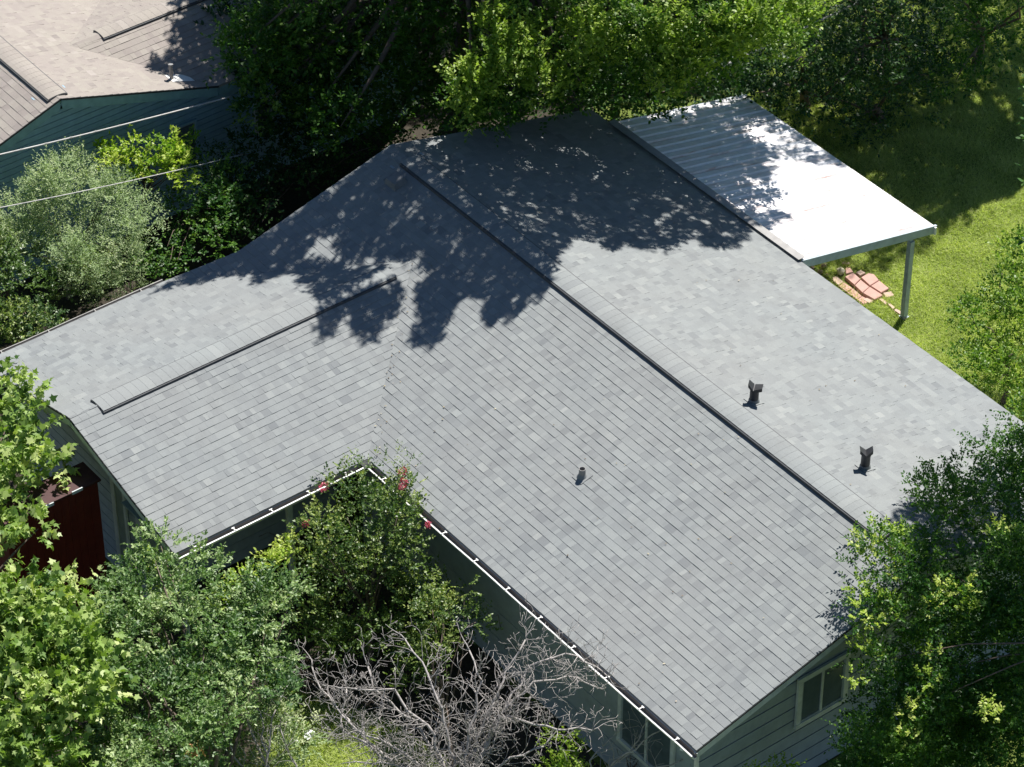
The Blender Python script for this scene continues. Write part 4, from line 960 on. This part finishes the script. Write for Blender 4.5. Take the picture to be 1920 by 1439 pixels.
BR = [([(487, 480), (545, 460), (655, 545), (575, 590), (500, 530)], "pinkish brick closest to the roof eave, left of the sunken pavers"),
      ([(620, 245), (650, 228), (755, 260), (745, 290), (640, 275)], "lone brick in the grass beyond the pale yellow rock"),
      ([(835, 400), (910, 362), (985, 415), (900, 455)], "brick lying on the far edge of the raised pavers"),
      ([(1245, 715), (1370, 690), (1415, 755), (1290, 785)], "brick lying at the grassy right end of the pavers"),
      ([(940, 810), (1000, 785), (1105, 830), (1040, 870)], "brick at the near end of the sunken pavers"),
      ([(1180, 805), (1225, 795), (1310, 850), (1280, 885)], "edging brick first in the line from the pavers to the post"),
      ([(1310, 880), (1350, 870), (1430, 930), (1390, 955)], "edging brick second in the line from the pavers to the post"),
      ([(1405, 970), (1440, 950), (1585, 1030), (1520, 1045)], "long edging brick third in the line to the post"),
      ([(1505, 1050), (1590, 1035), (1590, 1100), (1560, 1095)], "edging brick touching the foot of the patio post")]
for i, (pl, lb) in enumerate(BR): paver(pz_(pl), .045, M['brick'], "brick", lb, "brick", "loose bricks beside the patio", seed=20+i)
def rock(x, y, r, hgt, mat, label, seed, nm="rock"):
    rg = random.Random(seed); c_ = G(x, y, hgt*.4); mb = MB(); N1, N2 = 7, 9; b = []
    for i in range(N1+1):
        ph = math.pi*i/N1
        b.append([(c_[0]+r*math.sin(ph)*math.cos(2*math.pi*k/N2)*(1+rg.uniform(-.22, .18)), c_[1]+r*math.sin(ph)*math.sin(2*math.pi*k/N2)*(1+rg.uniform(-.22, .18)), c_[2]+hgt*.6*math.cos(ph)*(1+rg.uniform(-.2, .2))) for k in range(N2)])
    for i in range(N1):
        for k in range(N2): mb.poly([b[i][k], b[i+1][k], b[i+1][(k+1) % N2], b[i][(k+1) % N2]])
    tag(mb.build(nm, mat), label, "rock", "rocks by the patio corner")
rock(1576, 509, .085, .13, M['rock'], "pale yellow rock on the far end of the red pavers", 1)
rock(1544, 500, .06, .09, M['tanrock'], "tan rock under the patio beam, right one of the tan pair", 2)
rock(1538, 510, .055, .08, M['tanrock'], "tan rock under the patio beam, nearer the roof eave", 3)
rock(1549, 496, .03, .05, M['rock'], "little pale stone just behind the tan rocks", 4)
rock(1551, 515, .028, .04, M['tanrock'], "small dull stone in the dirt before the tan rocks", 5)
rock(1524, 502, .035, .04, M['brick'], "pale flat stone in the gravel under the patio beam corner", 6)
# white scraps, orange leaves
mb = MB(); a = [G(x, y, .12+.04*(i % 3)) for i, (x, y) in enumerate([(570, 1372), (582, 1368), (592, 1373), (586, 1382), (577, 1388), (570, 1384)])]
mb.poly(a); c_ = sum(a)/6+np.array([0, 0, .05]); [mb.poly([a[i], a[(i+1) % 6], c_]) for i in range(6)]
tag(mb.build("plastic_scrap", M['plastic']), "larger crumpled white scrap on the sunlit grass", "litter")
mb = MB(); a = [G(x, y, .12+.03*(i % 2)) for i, (x, y) in enumerate([(547, 1392), (552, 1387), (560, 1389), (560, 1396), (554, 1398)])]
mb.poly(a); c_ = sum(a)/5+np.array([0, 0, .04]); [mb.poly([a[i], a[(i+1) % 5], c_]) for i in range(5)]
tag(mb.build("plastic_scrap", M['plastic']), "smaller white scrap left of the crumpled one", "litter")
k = 60; cpt = np.array([G(x, y, 2.35) for x, y in [(358, 1402), (366, 1406), (370, 1400), (356, 1414), (362, 1412), (378, 1412)]]); B = cpt[rng_.integers(0, 6, k)]+rng_.normal(0, .02, (k, 3)); D = nrmz(rng_.normal(0, 1, (k, 3)))
build_leaves("orange_leaves", [sprig_mesh(rng_, B, D, np.full(k, .03), 2, .06, 'oak', rng_.uniform(0, 1, k), jit=.5)], M['orange'], o_)
# dark red shed beside the wing
sh = empty("garden_shed", (3.0, -9.2, 0), "dark red metal shed in the shade beside the left wing", "shed")
tr = at(182, 898, (1, 0, 0), 3.4); hgt = tr[2]
mb = MB(); y1_, y0_ = tr[1], tr[1]-1.75
mb.box(2.95, 3.4, y0_, y1_, 0, hgt-.03); mb.build("body", M['red'], sh)
mb = MB()
for i in range(12):
    yy = y0_+.07+i*(1.75-.1)/12; mb.box(3.4, 3.412, yy, yy+.03, .05, hgt-.1)
mb.build("ribbing", M['red'], sh)
mb = MB(); mb.box(2.9, 3.46, y0_-.04, y1_+.04, hgt-.03, hgt+.01); mb.build("roof", mat_plain("dark_red_roof", (.06, .02, .02), .6), sh)
mb = MB(); pa = at(145, 921, (1, 0, 0), 3.47); mb.box(3.46, 3.48, pa[1]-.1, pa[1]+.1, pa[2]-.03, pa[2]+.03); mb.build("bracket", M['trim'], sh)
mb = MB(); pa = at(93, 948, (1, 0, 0), 3.47); mb.box(3.46, 3.48, pa[1]-.1, pa[1]+.08, pa[2]-.03, pa[2]+.03); mb.build("bracket", M['trim'], sh)

rl = np.random.default_rng(44); n1 = 170
uu = rl.uniform(.2, 13.9, n1); vv = rl.uniform(-4.5, 4.4, n1); k_ = rl.random(n1) < .3
vv[k_] = -W+(uu[k_]-UB)*0+rl.uniform(0, 1, k_.sum())*3.2; uu[k_] = U1-(vv[k_]+W)*(U1-UR)/(VM+W)+rl.normal(0, .12, k_.sum())+.1
zz = ZE+S1*(W-np.abs(vv))+.028
B = np.stack([uu, vv, zz], -1); D = nrmz(np.stack([rl.normal(0, 1, n1), rl.normal(0, 1, n1), np.zeros(n1)], -1)); sz_ = rl.uniform(.012, .04, n1)
bi_ = np.cross(np.array([0, 0, 1.0]), D); V4 = np.stack([B, B+D*sz_[:, None]*.6+bi_*sz_[:, None]*.35+[0, 0, .004], B+D*sz_[:, None]*1.2, B+D*sz_[:, None]*.6-bi_*sz_[:, None]*.35], 1)
tag(build_leaves("fallen_leaves", [(V4, rl.uniform(0, 1, n1))], mat_leaf("dry_leaf", (.05, .03, .015), (.16, .11, .05), (.42, .36, .22), .1)), kind='stuff')
# ------------------------------------------------------------ grass
rg = np.random.default_rng(3)
areas = [([(1400, 60), (1950, -60), (1950, 900), (1850, 760), (1500, 480), (1400, 200)], 260000), ([(400, 1200), (1300, 1300), (1250, 1500), (380, 1500)], 60000)]
V = []
for poly, n_ in areas:
    P = pts_on(sample_poly(rg, poly, n_), (0, 0, 1), 0.0)
    V.append(P)
P = np.concatenate(V)
bad = ((P[:, 0] > 0.3) & (P[:, 0] < 13.9) & (np.abs(P[:, 1]) < 4.35)) | ((P[:, 0] > -.1) & (P[:, 0] < 4.1) & (P[:, 1] < 0) & (P[:, 1] > -8.1))
px = PROJ(P); pp = [(1500+x/8, 460+y/8) for x, y in [(480, 470), (700, 330), (1060, 400), (1420, 740), (1240, 800), (1000, 900)]]
bad |= inpoly(px, pp)
for sp_ in SHADE_GROUNDS: bad |= inpoly(P[:, :2], sp_)
P = P[~bad]; n_ = len(P)
clump = (np.sin(P[:, 0]*3.1+np.sin(P[:, 1]*2.3)*1.7)*np.cos(P[:, 1]*2.7+np.sin(P[:, 0]*1.9)*1.3)+1)/2
hgt_ = rg.uniform(.03, .075, n_)*(.7+.8*clump); an = rg.uniform(0, 2*math.pi, n_); le = rg.normal(0, .95, (n_, 2))*hgt_[:, None]
wd = rg.uniform(.005, .010, n_)
sx = np.stack([np.cos(an)*wd, np.sin(an)*wd, np.zeros(n_)], -1)
tipv = P+np.concatenate([le, hgt_[:, None]], 1)
Vt = np.stack([P-sx, P+sx, tipv], 1)
go = build_leaves("grass", [(Vt, np.clip(rg.normal(.45, .2, n_)+.25*(clump-.5), 0, 1))], mat_leaf("grass_blade", (0.24, 0.31, 0.07), (0.55, 0.61, 0.23), (0.84, 0.81, 0.48), .5, .6, .3))
tag(go, kind='stuff')
